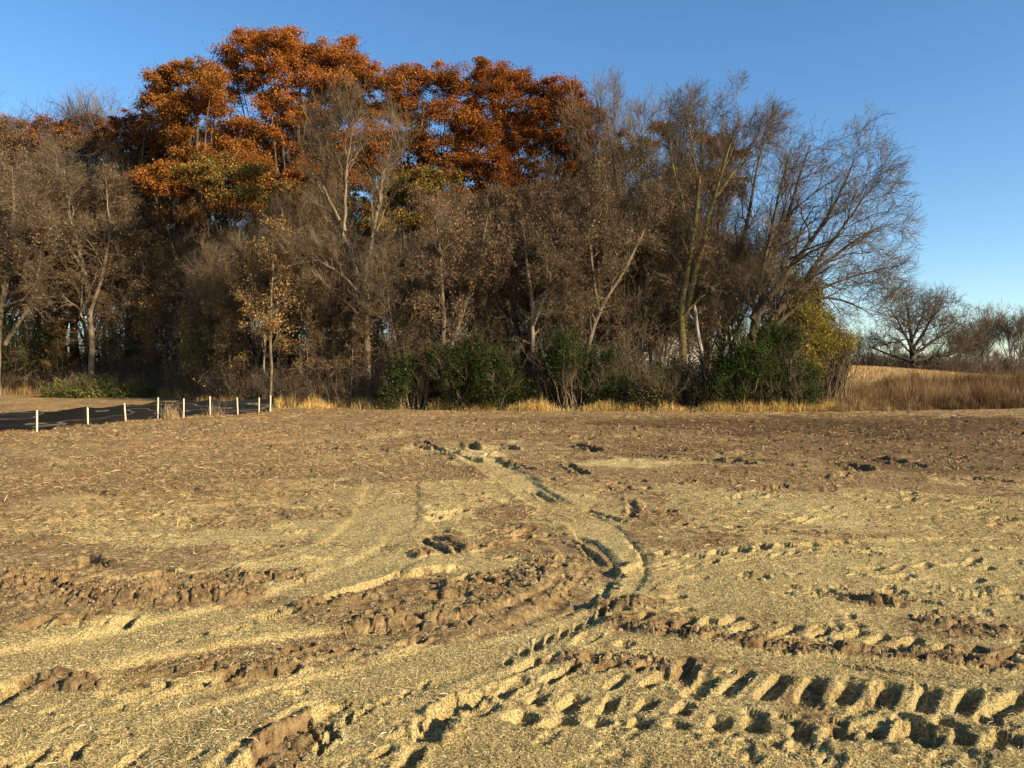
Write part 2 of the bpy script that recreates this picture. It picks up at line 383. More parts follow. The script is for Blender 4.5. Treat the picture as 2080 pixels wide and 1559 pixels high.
# --- T5 brown churned arc in the centre
clods([(590,1238),(700,1212),(790,1208)], .18, .03, .8, .1)
clods([(690,1262),(780,1256),(860,1262),(960,1255),(1010,1262)], .22, .02, .8, .25)
clods([(880,1205),(950,1195),(1030,1182),(1110,1160),(1165,1132)], .30, .03, .8, .45)
clods([(860,1240),(960,1232),(1060,1215),(1140,1185),(1180,1150)], .25, .02, .6, .4)
ledge([(600,1236),(680,1208),(740,1185),(850,1165),(960,1150)], .05, .3, .02, -1)
ledge([(720,1252),(740,1240),(820,1240)], .03, .3, .02, 1)
rut([(870,1208),(900,1216),(960,1208)], .10, .07, .3)
rut([(1150,1095),(1195,1115),(1225,1150)], .06, .04, .3)
rut([(865,1085),(920,1105),(945,1122)], .08, .045, .3, .2, .1)
rut([(850,1092),(890,1112),(912,1126)], .06, .035, .3, .2, .1)
clods([(845,1118),(860,1125),(870,1130)], .12, .06, 1, .2)
rut([(930,1122),(965,1115),(985,1108)], .08, .06, .4, .1, .4)
pits([(1040,1075),(1055,1086),(1070,1080),(1100,1090),(1060,1095)], .35, .12, 60, .06)
luglines([(1010,1105),(1060,1098),(1095,1092)], .2, .16, .08, 40, .04)
luglines([(735,1275),(815,1277)], .11, .09, .05, 80, .05, .1)
pits([(845,1300,.9),(823,1305)], .22, .12, 70, .09, .4)
pits([(800,1225),(740,1248,1.2),(822,1256),(870,1252)], .2, .10, 40, .06, .2)
# --- T4 left clod ridge and pits
clods([(-60,1165),(60,1185),(140,1195),(220,1205),(300,1215),(380,1210),(450,1205),(560,1188)], .30, .055, 1, .1)
clods([(260,1205),(360,1180),(450,1180),(560,1180),(640,1160)], .22, .035, .9, .2)
rut([(160,1128),(200,1140),(232,1152)], .10, .07, .35, .2, .4)
pits([(70,1172,1.2),(75,1194,1.2),(122,1172),(130,1190,.8),(310,1168,1.3),(330,1175,1.2),(290,1178,1.2)], .30, .16, 60, .12, .3)
ledge([(440,1165),(520,1152),(600,1142),(660,1135)], .07, .4, .03, 1)
pits([(470,1152),(505,1152),(540,1150),(575,1146),(610,1140),(645,1138)], .5, .10, 25, .06, .3)
pits([(80,1262),(143,1264),(205,1258),(260,1262,.8)], .24, .15, 75, .11, .45)
pits([(0,1160,1.5),(-50,1250)], .3, .2, 80, .1)
# --- T7 lower left lugs
pits([(259,1366),(310,1369),(384,1376),(448,1379),(525,1376)], .26, .08, 48, .07, .3)
pits([(220,1408,.6),(296,1410),(374,1408),(461,1393,.6),(420,1352,.5),(600,1402,.5)], .26, .08, 40, .065, .3)
rut([(80,1378),(50,1390),(20,1405),(-30,1425)], .09, .085, .3)
pits([(78,1388,.8)], .15, .09, 70, .08, .3)
clods([(80,1375),(130,1385),(180,1392),(220,1388)], .14, .03, .8, .2)
pits([(609,1310),(586,1322),(656,1331),(620,1330,.6),(700,1318,.7)], .20, .10, 35, .065, .4)
pits([(539,1241),(569,1243),(485,1267),(465,1278),(441,1288),(400,1290,.6),(350,1300,.5)], .26, .09, 40, .06, .35)
rut([(180,1505),(160,1515),(140,1540)], .04, .05, .3)
rut([(60,1530),(90,1525),(40,1559)], .04, .05, .3)
clods([(380,1335),(430,1350),(520,1355),(640,1345)], .2, .02, .6, .3)
# --- T6 fine tread lines on the right
luglines([(1385,1072),(1480,1070),(1560,1070),(1660,1074)], .42, .20, .14, 30, .07, .3)
luglines([(1400,1082),(1480,1080),(1600,1076),(1700,1080)], .36, .14, .10, 30, .05, .3)
luglines([(1385,1132),(1450,1126),(1520,1118),(1600,1110),(1700,1106)], .30, .2, .14, 35, .07, .4)
luglines([(1330,1160),(1385,1148),(1480,1138),(1560,1130),(1640,1120),(1720,1116),(1800,1113),(1860,1114)], .20, .22, .055, 12, .055, .3)
luglines([(1320,1150),(1400,1142),(1500,1134)], .2, .18, .05, 20, .045, .3)
luglines([(1480,1040),(1560,1042),(1680,1040),(1760,1040)], .5, .3, .06, 8, .04, .2)
luglines([(1880,1082),(1980,1090),(2100,1092)], .4, .35, .08, 15, .06, .3)
luglines([(1600,1105),(1700,1100),(1800,1108)], .4, .25, .06, 15, .04, .3)
for q, w_, dp in [([(1600,1200),(1680,1205),(1760,1225),(1830,1232)], .06, .04), ([(1800,1208),(1860,1218),(1920,1228)], .035, .03), ([(1880,1200),(1960,1208),(2080,1215)], .07, .05),
                  ([(1500,1168),(1540,1172),(1565,1176)], .07, .05), ([(1980,1208),(2040,1215),(2080,1212)], .09, .07), ([(1880,1252),(1905,1258)], .09, .06), ([(1560,1105),(1750,1130),(1900,1128)], .03, .02)]:
    rut(q, w_, dp, .5, None, .4)
clods([(1720,1215),(1790,1222),(1830,1228)], .12, .03, .9, .1)
clods([(1880,1255),(1960,1272),(2060,1290)], .14, .03, .7, .2)
luglines([(1690,1352),(1760,1362),(1840,1372),(1960,1385)], .07, .15, .022, -28, .022, .3)
luglines([(1640,1330),(1560,1322)], .07, .12, .02, -28, .015, .3)
# --- ruts in the far half of the field
for q, w_, dp in [([(820,903),(860,906),(900,912),(930,918)], .22, .14), ([(855,893),(880,905),(910,915),(935,922)], .14, .10), ([(890,918),(930,925),(980,932)], .2, .10),
                  ([(950,898),(965,906),(960,914)], .22, .14), ([(1000,903),(1030,903),(1045,912)], .22, .12), ([(975,924),(1000,922),(1020,915)], .15, .10), ([(1155,899),(1190,905),(1215,914)], .25, .14),
                  ([(1150,938),(1165,948),(1190,962)], .16, .10), ([(1340,915),(1420,918),(1480,922)], .25, .10), ([(1345,930),(1420,933),(1490,940)], .22, .10), ([(1480,920),(1500,922),(1530,918)], .3, .12),
                  ([(1480,932),(1500,938),(1530,942)], .25, .12), ([(1770,928),(1800,934),(1840,942),(1890,946)], .3, .14), ([(1690,940),(1740,945),(1760,952)], .25, .12), ([(1560,942),(1600,944),(1640,946)], .25, .1),
                  ([(1830,970),(1900,974),(1960,972)], .2, .09), ([(1960,965),(2010,970),(2060,975)], .3, .12), ([(1080,950),(1040,938),(1010,935)], .2, .08), ([(1200,915),(1290,922),(1360,930)], .2, .06),
                  ([(740,860),(800,858),(880,862)], .3, .09), ([(700,905),(760,912),(800,918)], .3, .08), ([(560,895),(640,905),(700,912)], .25, .07), ([(140,992),(190,1000),(230,1005)], .2, .07),
                  ([(270,1036),(330,1042),(400,1048)], .12, .06), ([(330,988),(380,990),(410,995)], .2, .08), ([(100,1060),(140,1050),(160,1045)], .12, .07), ([(470,955),(560,962),(640,965)], .2, .06),
                  ([(1080,988),(1100,1000),(1130,1020)], .12, .05), ([(1280,1005),(1288,1030),(1280,1052)], .1, .05), ([(1180,1030),(1240,1052),(1270,1062)], .1, .05), ([(420,870),(520,872),(600,878)], .25, .06)]:
    rut(q, w_*.75, dp*(.75 if q[0][1] > 950 else .85), .4, None, .25, rough=.5)
r_ = np.random.default_rng(5)
for i in range(900):                            # scattered dents and humps all over
    py = 850 + 700 * r_.random()**1.25; px = r_.uniform(-60, 2140); x, y = G(px, py)
    s = r_.uniform(.5, 1.3) * (0.05 + 0.009*y)
    if TRK[np.searchsorted(ys, y), min(np.searchsorted(us, x/(y+C0)), len(us)-1)] > .3: continue
    pit(x, y, s*r_.uniform(1.2, 3.0), s, r_.uniform(0, 1.2), s*r_.uniform(.10, .40)*(.45 + .5*min(1, y/12)), r_.uniform(.3, .9), .35)

def carve(kx, ky, lo_, hi_, dep, w, seed):
    q = fbm(XX*kx + .3*YY, YY*ky, 4, seed, .62)
    HH[:] -= fine * w * dep * (1-.85*TRK) * sstep(lo_, hi_, q)
carve(5.5, 7.0, .26, .50, .011, sstep(2, 3, YY)*(1-sstep(8, 15, YY))*(.35+.65*sstep(-.3, .5, n1+n2)), 201)
carve(1.9, 3.6, .20, .42, .034, sstep(6, 11, YY)*(1-sstep(22, 34, YY)), 202)
carve(2.2, 6.0, .06, .26, .035, sstep(7, 10, YY)*sstep(1, -4, XX)*(1-sstep(30, 40, YY)), 205)
carve(.9, 2.2, .10, .32, .075, sstep(14, 22, YY)*(1-sstep(44, 50, YY)), 203)
# clod detail
xs, ysn = XX, YY
cm = CLOD > 0.02
CL = np.zeros_like(HH)
x = XX[cm] + .03*vnoise(XX[cm]*14, YY[cm]*14, 2); y = YY[cm] + .03*vnoise(XX[cm]*14, YY[cm]*14, 4)
f1, f2, idv = worley(x*7.5, y*7.5, 1); g1, g2, id2 = worley(x*17, y*17, 2)
CL[cm] = 0.060*(.12+idv)*sstep(.03, .22, f2-f1) + 0.020*id2*sstep(.03, .25, g2-g1) - .028 + .012*fbm(x*22, y*22, 3, 6)
HH += CL * CLOD * .85
# small crumbs in bare soil of the near field
bm = FIN & (STRAW < 0.5) & (YY < 14)
x, y = XX[bm], YY[bm]
f1, f2, idv = worley(x*16, y*16, 5)
HH[bm] += (0.5 - STRAW[bm])*2 * 0.016*np.clip(1 - f1*1.3, 0, 1)*idv * (fbm(x*1.1, y*1.1, 2, 9) > -0.1)
STRAW[:] = np.clip(STRAW + 0.25*fbm(XX*6, YY*5, 3, 71)*fine, 0, 1) * (1-0.35*CLOD)

def H_at(x, y):
    x = np.asarray(x, float); y = np.asarray(y, float)
    u = x/(np.abs(y)+C0)
    i = np.clip(np.searchsorted(ys, y) - 1, 0, len(ys)-2); j = np.clip(np.searchsorted(us, u) - 1, 0, len(us)-2)
    fy = np.clip((y-ys[i])/(ys[i+1]-ys[i]), 0, 1); fx = np.clip((u-us[j])/(us[j+1]-us[j]), 0, 1)
    return (HH[i,j]*(1-fx)+HH[i,j+1]*fx)*(1-fy) + (HH[i+1,j]*(1-fx)+HH[i+1,j+1]*fx)*fy
def S_at(A, x, y):
    u = x/(np.abs(y)+C0)
    return A[np.clip(np.searchsorted(ys, y), 0, len(ys)-1), np.clip(np.searchsorted(us, u), 0, len(us)-1)]

def ground_material():
    m, nt, out = new_mat("field_soil_and_straw"); L = nt.links.new
    tc = N(nt, "ShaderNodeTexCoord")
    aS = N(nt, "ShaderNodeAttribute", attribute_name="straw"); aD = N(nt, "ShaderNodeAttribute", attribute_name="dark_tone"); aG = N(nt, "ShaderNodeAttribute", attribute_name="stubble")
    def noise(s, det=6, rough=.6, sc=(1,1,1)):
        mp = N(nt, "ShaderNodeMapping"); mp.inputs["Scale"].default_value = sc
        n = N(nt, "ShaderNodeTexNoise"); n.inputs["Scale"].default_value = s; n.inputs["Detail"].default_value = det; n.inputs["Roughness"].default_value = rough
        L(tc.outputs["Object"], mp.inputs[0]); L(mp.outputs[0], n.inputs[0]); return n
    def ramp(src, stops):
        r = N(nt, "ShaderNodeValToRGB"); e = r.color_ramp.elements
        e[0].position, e[0].color = stops[0][0], (*stops[0][1], 1); e[1].position, e[1].color = stops[-1][0], (*stops[-1][1], 1)
        for p, c in stops[1:-1]:
            k = e.new(p); k.color = (*c, 1)
        L(src, r.inputs[0]); return r
    def mix(a, b, f, mode='MIX'):
        x = N(nt, "ShaderNodeMix", data_type='RGBA', blend_type=mode)
        if isinstance(f, float): x.inputs[0].default_value = f
        else: L(f, x.inputs[0])
        L(a, x.inputs[6]); L(b, x.inputs[7]); return x.outputs[2]
    nf = noise(60, 8, .7); nb = noise(3.0, 5, .55); nm = noise(14, 5, .6); ns = noise(120, 3, .6, (1, .55, 1)); nl = noise(.35, 4, .5)
    soil = ramp(nm.outputs[0], [(.3, (.125, .078, .034)), (.5, (.245, .160, .072)), (.7, (.36, .248, .120))])
    straw = ramp(ns.outputs[0], [(.32, (.14, .098, .040)), (.46, (.36, .265, .110)), (.56, (.54, .42, .185)), (.70, (.72, .60, .30))])
    strb = ramp(ns.outputs[0], [(.30, (.10, .06, .025)), (.5, (.31, .195, .085)), (.70, (.50, .345, .155))])
    st2 = mix(straw.outputs[0], strb.outputs[0], aG.outputs["Fac"])
    # straw mask broken by fine noise
    ad = N(nt, "ShaderNodeMath", operation='MULTIPLY_ADD'); L(nf.outputs[0], ad.inputs[0]); ad.inputs[1].default_value = 1.1; ad.inputs[2].default_value = -0.55
    a2 = N(nt, "ShaderNodeMath", operation='ADD'); am = N(nt, "ShaderNodeMath", operation='MULTIPLY_ADD'); L(nm.outputs[0], am.inputs[0]); am.inputs[1].default_value = .9; am.inputs[2].default_value = -0.47
    a0 = N(nt, "ShaderNodeMath", operation='ADD'); L(ad.outputs[0], a0.inputs[0]); L(am.outputs[0], a0.inputs[1]); L(a0.outputs[0], a2.inputs[0]); L(aS.outputs["Fac"], a2.inputs[1])
    mr = N(nt, "ShaderNodeMapRange"); mr.interpolation_type = 'SMOOTHSTEP'; mr.inputs["From Min"].default_value = .28; mr.inputs["From Max"].default_value = .62; L(a2.outputs[0], mr.inputs["Value"])
    c = mix(soil.outputs[0], st2, mr.outputs[0])
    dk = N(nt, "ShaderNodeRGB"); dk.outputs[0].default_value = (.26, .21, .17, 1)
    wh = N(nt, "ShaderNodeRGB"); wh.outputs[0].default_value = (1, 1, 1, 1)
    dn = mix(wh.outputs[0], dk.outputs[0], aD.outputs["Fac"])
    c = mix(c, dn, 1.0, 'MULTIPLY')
    lv = ramp(nl.outputs[0], [(.3, (.86, .84, .82)), (.7, (1.1, 1.1, 1.08))]); c = mix(c, lv.outputs[0], 1.0, 'MULTIPLY')
    lv2 = ramp(nb.outputs[0], [(.3, (.84, .82, .80)), (.7, (1.12, 1.12, 1.1))]); c = mix(c, lv2.outputs[0], 1.0, 'MULTIPLY')
    b = N(nt, "ShaderNodeBsdfPrincipled"); b.inputs["Roughness"].default_value = .95; b.inputs["Specular IOR Level"].default_value = .1
    L(c, b.inputs["Base Color"])
    b1 = N(nt, "ShaderNodeBump"); b1.inputs["Strength"].default_value = .9; b1.inputs["Distance"].default_value = .012; L(nf.outputs[0], b1.inputs["Height"])
    b2 = N(nt, "ShaderNodeBump"); b2.inputs["Strength"].default_value = .9; b2.inputs["Distance"].default_value = .014; L(ns.outputs[0], b2.inputs["Height"]); L(b1.outputs[0], b2.inputs["Normal"])
    b3 = N(nt, "ShaderNodeBump"); b3.inputs["Strength"].default_value = .8; b3.inputs["Distance"].default_value = .05; L(nm.outputs[0], b3.inputs["Height"]); L(b2.outputs[0], b3.inputs["Normal"])
    L(b3.outputs[0], b.inputs["Normal"]); L(b.outputs[0], out.inputs[0])
    return m
nr, nc = HH.shape
idx = np.arange(nr*nc).reshape(nr, nc)
quads = np.stack([idx[:-1,:-1], idx[:-1,1:], idx[1:,1:], idx[1:,:-1]], -1).reshape(-1, 4)
STUB = np.clip(sstep(-1.0, -5, XX + 1.5*n2) * sstep(8.5, 12, YY) + sstep(22, 30, YY) + sstep(13,17,YY)*sstep(5,9,XX), 0, 1) * np.clip(.8 + .5*n1, 0, 1)
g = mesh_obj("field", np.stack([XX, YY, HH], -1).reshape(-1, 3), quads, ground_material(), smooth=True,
             attrs={"straw": STRAW, "dark_tone": DARK, "stubble": STUB})
tag(g, kind="structure")

# ------------------------------------------------------------------ small strand geometry
def strands(n, c, L, W, rng, up=0.0, curl=.3, colr=None):
    """n flat two-piece strands centred at c (n,3): returns V, F, col"""
    a = rng.uniform(0, 2*np.pi, n); el = rng.normal(0, .22, n) + up
    d = np.stack([np.cos(a)*np.cos(el), np.sin(a)*np.cos(el), np.sin(el)], -1)
    s = nrm(np.cross(d, np.array([0, 0, 1.0]) + rng.normal(0, .5, (n, 3))))
    m = c + np.cross(d, s) * (L*curl*rng.uniform(-.6, 1, n))[:, None]*.3
    p0 = c - d*(L/2)[:, None]; p1 = m + np.array([0, 0, 1.0])*(L*.12)[:, None]; p2 = c + nrm(d + rng.normal(0, curl, (n, 3)))*(L/2)[:, None]
    w = s*(W/2)[:, None]
    V = np.stack([p0-w, p0+w, p1+w, p1-w, p2+w*.5, p2-w*.5], 1).reshape(-1, 3)
    b = np.arange(n)[:, None]*6
    Fq = np.concatenate([b+np.array([0,1,2,3]), b+np.array([3,2,4,5])], 0)
    col = np.repeat(colr, 6, 0)
    return V, Fq, col
def palette(rng, n, cols, w=None, jit=.18):
    cols = np.array(cols); i = rng.choice(len(cols), n, p=w)
    return np.clip(cols[i] * (1 + rng.normal(0, jit, (n, 1))) * (1 + rng.normal(0, jit*.3, (n, 3))), .005, .95)

rs = np.random.default_rng(11)
n = 620000                                       # shredded straw mulch lying on the near field
lo, hi = math.log(2.9), math.log(17)
y = np.exp(lo + (hi-lo)*rs.random(n)**1.12); x = rs.uniform(-1, 1, n)*(.74*y + .9)
keep = rs.random(n) < np.clip(S_at(STRAW, x, y)*1.0 - .08 + .35*vnoise(x*5, y*5, 88), 0.08, 1)
x, y = x[keep], y[keep]; n = len(x)
k = 0.55 + 0.06*y
L = rs.uniform(.010, .030, n)*k*1.1; W = rs.uniform(.0018, .0036, n)*k*1.15
stb = S_at(STUB, x, y)[:, None]
colr = palette(rs, n, [(.67,.54,.24), (.55,.415,.175), (.37,.255,.10), (.82,.72,.41), (.12,.08,.034)], [.3,.28,.22,.10,.10])
colr = colr*(1-stb) + stb*palette(rs, n, [(.56,.36,.16), (.40,.23,.09), (.65,.48,.24), (.2,.12,.05)], [.35,.3,.2,.15])
c = np.stack([x, y, H_at(x, y) + .003*k + rs.random(n)*.006*k], -1)
V, Fq, col = strands(n, c, L, W, rs, 0, .35, colr)
o = mesh_obj("straw_mulch", V, Fq, M_DRY, col=col)
tag(o, "pale yellow shredded straw scattered over the near field", "straw", kind="stuff")

n = 70000                                        # crumbs of soil
lo, hi = math.log(2.9), math.log(30)
y = np.exp(rs.uniform(lo, hi, n)); x = rs.uniform(-1, 1, n)*(.74*y + .9)
keep = rs.random(n) < np.clip(.9 - 1.1*S_at(STRAW, x, y) + .5*S_at(CLOD, x, y), .04, 1)*np.clip(.5+1.4*fbm(x*1.5, y*1.2, 3, 301), .05, 1)
x, y = x[keep], y[keep]; n = len(x)
oct_ = np.array([(1,0,0),(0,1,0),(-1,0,0),(0,-1,0),(0,0,1),(0,0,-1)], float); of = np.array([(0,1,4),(1,2,4),(2,3,4),(3,0,4),(1,0,5),(2,1,5),(3,2,5),(0,3,5)])
sz = (.0035 + .012*rs.random(n)**3)*(.5+.16*y)
a = rs.uniform(0, 6.28, n); ca, sa = np.cos(a), np.sin(a)
V = oct_[None]*sz[:, None, None]*rs.uniform(.5, 1.4, (n, 6, 1)) + rs.normal(0, .15, (n, 6, 3))*sz[:, None, None]; V[..., 2] *= .75
V = np.stack([V[..., 0]*ca[:, None]-V[..., 1]*sa[:, None], V[..., 0]*sa[:, None]+V[..., 1]*ca[:, None], V[..., 2]], -1)
V = V + np.stack([x, y, H_at(x, y)+sz*.2], -1)[:, None]
o = mesh_obj("soil_crumbs", V.reshape(-1, 3), (of[None]+np.arange(n)[:, None, None]*6).reshape(-1, 3), plain_mat("soil_crumb", (.23, .152, .076), .95, .1, .6, 40, .35))
tag(o, "small brown crumbs of broken soil scattered over the bare patches", "soil", kind="stuff")

for k_ in range(1):
    n = 60000; y = np.exp(rs.uniform(lo, math.log(16), n)); x = rs.uniform(-1, 1, n)*(.74*y + .9)
    keep = rs.random(n) < S_at(CLOD, x, y)*.42*np.clip(.5+1.6*fbm(x*2, y*2, 2, 311), .05, 1); x, y = x[keep], y[keep]; n = len(x)
    a = rs.uniform(0, 6.28, n); ca, sa = np.cos(a), np.sin(a)
    sz = (.010 + .035*rs.random(n)**2.5)*(.75+.04*y); V = nrm(oct_[None] + rs.normal(0, .25, (n, 6, 3)))*sz[:, None, None]*rs.uniform(.6, 1.2, (n, 6, 1)); V[..., 2] *= .8
    V = V + np.stack([x, y, H_at(x, y)-sz*.15], -1)[:, None]
    o = mesh_obj("soil_clods", V.reshape(-1, 3), (of[None]+np.arange(n)[:, None, None]*6).reshape(-1, 3), plain_mat("soil_clod", (.24, .16, .080), .95, .1, .8, 30, .3))
    tag(o, "angular brown clods lying along the churned ridges", "soil", kind="stuff")

n = 16000                                        # longer loose stalks near the camera
lo2, hi2 = math.log(3), math.log(11); y = np.exp(rs.uniform(lo2, hi2, n)); x = rs.uniform(-1, 1, n)*(.74*y + .9)
keep = rs.random(n) < np.clip(.25+1.6*fbm(x*1.4, y*1.4, 3, 321), .0, 1); x, y = x[keep], y[keep]; n = len(x)
L = rs.uniform(.02, .075, n); W = rs.uniform(.0016, .0028, n)*(.8+.06*y)
V, Fq, col = strands(n, np.stack([x, y, H_at(x, y)+.012], -1), L, W, rs, .05, .35, palette(rs, n, [(.70,.56,.28), (.50,.34,.14), (.82,.72,.44), (.16,.10,.05)], [.35,.25,.25,.15]))
o = mesh_obj("loose_stalks", V, Fq, M_DRY, col=col); tag(o, "longer pale loose stalks strewn over the near field", "straw", kind="stuff")

n = 110000                                       # longer cut stalks on the middle and far field
lo, hi = math.log(8), math.log(44)
y = np.exp(rs.uniform(lo, hi, n)); x = rs.uniform(-1, 1, n)*(.74*y + .9)
pr = np.clip(.25 + .55*S_at(STUB, x, y)*(x < 2) + .3*S_at(STRAW, x, y), 0, 1) * (fbm(x*.8, y*.5, 3, 99) > -.15)
keep = rs.random(n) < pr
x, y = x[keep], y[keep]; n = len(x)
L = rs.uniform(.04, .20, n)*(.7+.02*y); W = rs.uniform(.003, .007, n)*(.6+.06*y)
colr = palette(rs, n, [(.46,.29,.12), (.30,.17,.07), (.60,.44,.22), (.07,.042,.02)], [.3,.22,.2,.28])
c = np.stack([x, y, H_at(x, y) + .02], -1)
V, Fq, col = strands(n, c, L, W, rs, 0, .2, colr)
o = mesh_obj("cut_stalks", V, Fq, M_DRY, col=col)
tag(o, "orange brown cut stalks lying on the middle of the field", "straw", kind="stuff")

def blades(x, y, z, h, w, lean, rng, colr, tips=None):
    n = len(x); a = rng.uniform(0, 2*np.pi, n); ld = np.stack([np.cos(a), np.sin(a), 0*a], -1)*(lean*h)[:, None]
    b = rng.uniform(0, np.pi, n); s = np.stack([np.cos(b), np.sin(b), 0*b], -1)*(w/2)[:, None]
    p0 = np.stack([x, y, z], -1); up = np.array([0, 0, 1.0])
    p1 = p0 + up*(h*.55)[:, None] + ld*.35; p2 = p0 + up*(h*(1-.3*lean))[:, None] + ld
    V = np.stack([p0-s, p0+s, p1+s*.9, p1-s*.9, p2+s*.25, p2-s*.25], 1).reshape(-1, 3)
    bb = np.arange(n)[:, None]*6
    return V, np.concatenate([bb+np.array([0,1,2,3]), bb+np.array([3,2,4,5])], 0), np.repeat(colr, 6, 0)

# edge of the wood on the ground: depth of the base line for a photograph column
EDGE = [(-200, 60), (0, 58), (300, 55), (420, 49), (560, 46), (800, 46), (1100, 45.5), (1400, 44.5), (1660, 44), (1760, 46)]
def edge_d(px): return np.interp(px, [e[0] for e in EDGE], [e[1] for e in EDGE])

def fringe(name, label, px0, px1, n, dd, h0, h1, cols, wts, seed, clump=.9, dfun=edge_d, wmul=1.0):
    r = np.random.default_rng(seed); px = r.uniform(px0, px1, n); d = dfun(px) + r.uniform(dd[0], dd[1], n)
    x = wx(px, d); cn = fbm(x*clump, d*clump, 3, seed)
    keep = r.random(n) < np.clip(.62 + 1.1*cn, .05, 1); x, d, cn = x[keep], d[keep], cn[keep]; n = len(x)
    h = r.uniform(h0*.6, h1, n)*(1+1.3*cn)
    V, Fq, col = blades(x, d, H_at(x, d)-.02, h, r.uniform(.010, .022, n)*wmul, np.abs(r.normal(.45, .3, n)), r, palette(r, n, cols, wts))
    o = mesh_obj(name, V, Fq, M_DRY, col=col); tag(o, label, "grass", kind="stuff"); return o
fringe("golden_grass", "golden dry grass fringe along the foot of the wood", 560, 1700, 30000, (-1.6, .6), .20, .60,
       [(.62,.43,.15), (.52,.32,.10), (.40,.24,.09), (.30,.30,.08)], [.42,.28,.2,.1], 31)
fringe("tan_grass", "tan dry grass at the foot of the wood behind the black fence", -180, 600, 16000, (-1.5, 1.0), .2, .75,
       [(.46,.30,.12), (.36,.20,.08), (.26,.13,.06), (.26,.25,.07)], [.35,.3,.2,.15], 32)
# tall brown grass on the slope at the right
r = np.random.default_rng(41); n = 130000
px = r.uniform(1600, 2330, n)
d0 = np.interp(px, [1600, 1700, 1800, 2080, 2330], [43.5, 42.5, 43.5, 46, 49]); d0 = d0 + 1.1*fbm(px*.011, px*0+3, 4, 9); d = d0 + r.random(n)**1.15*np.interp(px, [1600, 1700, 2080, 2330], [4, 12, 17, 18]); x = wx(px, d)
cn = fbm(x*.35, d*.35, 3, 5); c2 = fbm(x*1.6, d*1.2, 3, 6)
keep = r.random(n) < np.clip(.62 + 1.3*c2, .04, 1); x, d, cn, c2, px, d0 = [q[keep] for q in (x, d, cn, c2, px, d0)]; n = len(x)
red = sstep(1700, 1850, px)[:, None]
c_red = palette(r, n, [(.19,.105,.052), (.13,.07,.036), (.27,.165,.08), (.40,.29,.145)], [.4,.3,.2,.1])
c_gold = palette(r, n, [(.42,.29,.13), (.32,.20,.085), (.22,.135,.065), (.18,.15,.06)], [.4,.3,.2,.1])
m = (r.random((n, 1)) < np.clip(red*.85 + .25*cn[:, None], .1, .9))
h = np.interp(px, [1600, 1700, 1800, 2080], [.55, .75, .95, 1.15]) * r.uniform(.35, 1.15, n)*(1+.9*c2) * (0.35 + .65*sstep(0, 2.5, d-d0))
V, Fq, col = blades(x, d, H_at(x, d)-.02, h, r.uniform(.008, .018, n), np.abs(r.normal(.22, .16, n)), r, np.where(m, c_red, c_gold)*np.clip(.80+.75*fbm(x*.5, d*.7, 3, 15) - .1, .3, 1.2)[:, None])
o = mesh_obj("tall_brown_grass", V, Fq, M_DRY, col=col); tag(o, "tall rusty brown prairie grass on the slope at the right edge", "grass", kind="stuff")
r = np.random.default_rng(42); n = 26000
px = r.uniform(1640, 2330, n); d = r.uniform(58, 78, n); x = wx(px, d)
V, Fq, col = blades(x, d, H_at(x, d)-.02, r.uniform(.12, .35, n), r.uniform(.02, .04, n), np.abs(r.normal(.3, .2, n)), r, palette(r, n, [(.56,.38,.16), (.46,.27,.10), (.64,.47,.24)]))
o = mesh_obj("short_dry_grass", V, Fq, M_DRY, col=col); tag(o, "short pale dry grass on top of the slope at the right", "grass", kind="stuff")

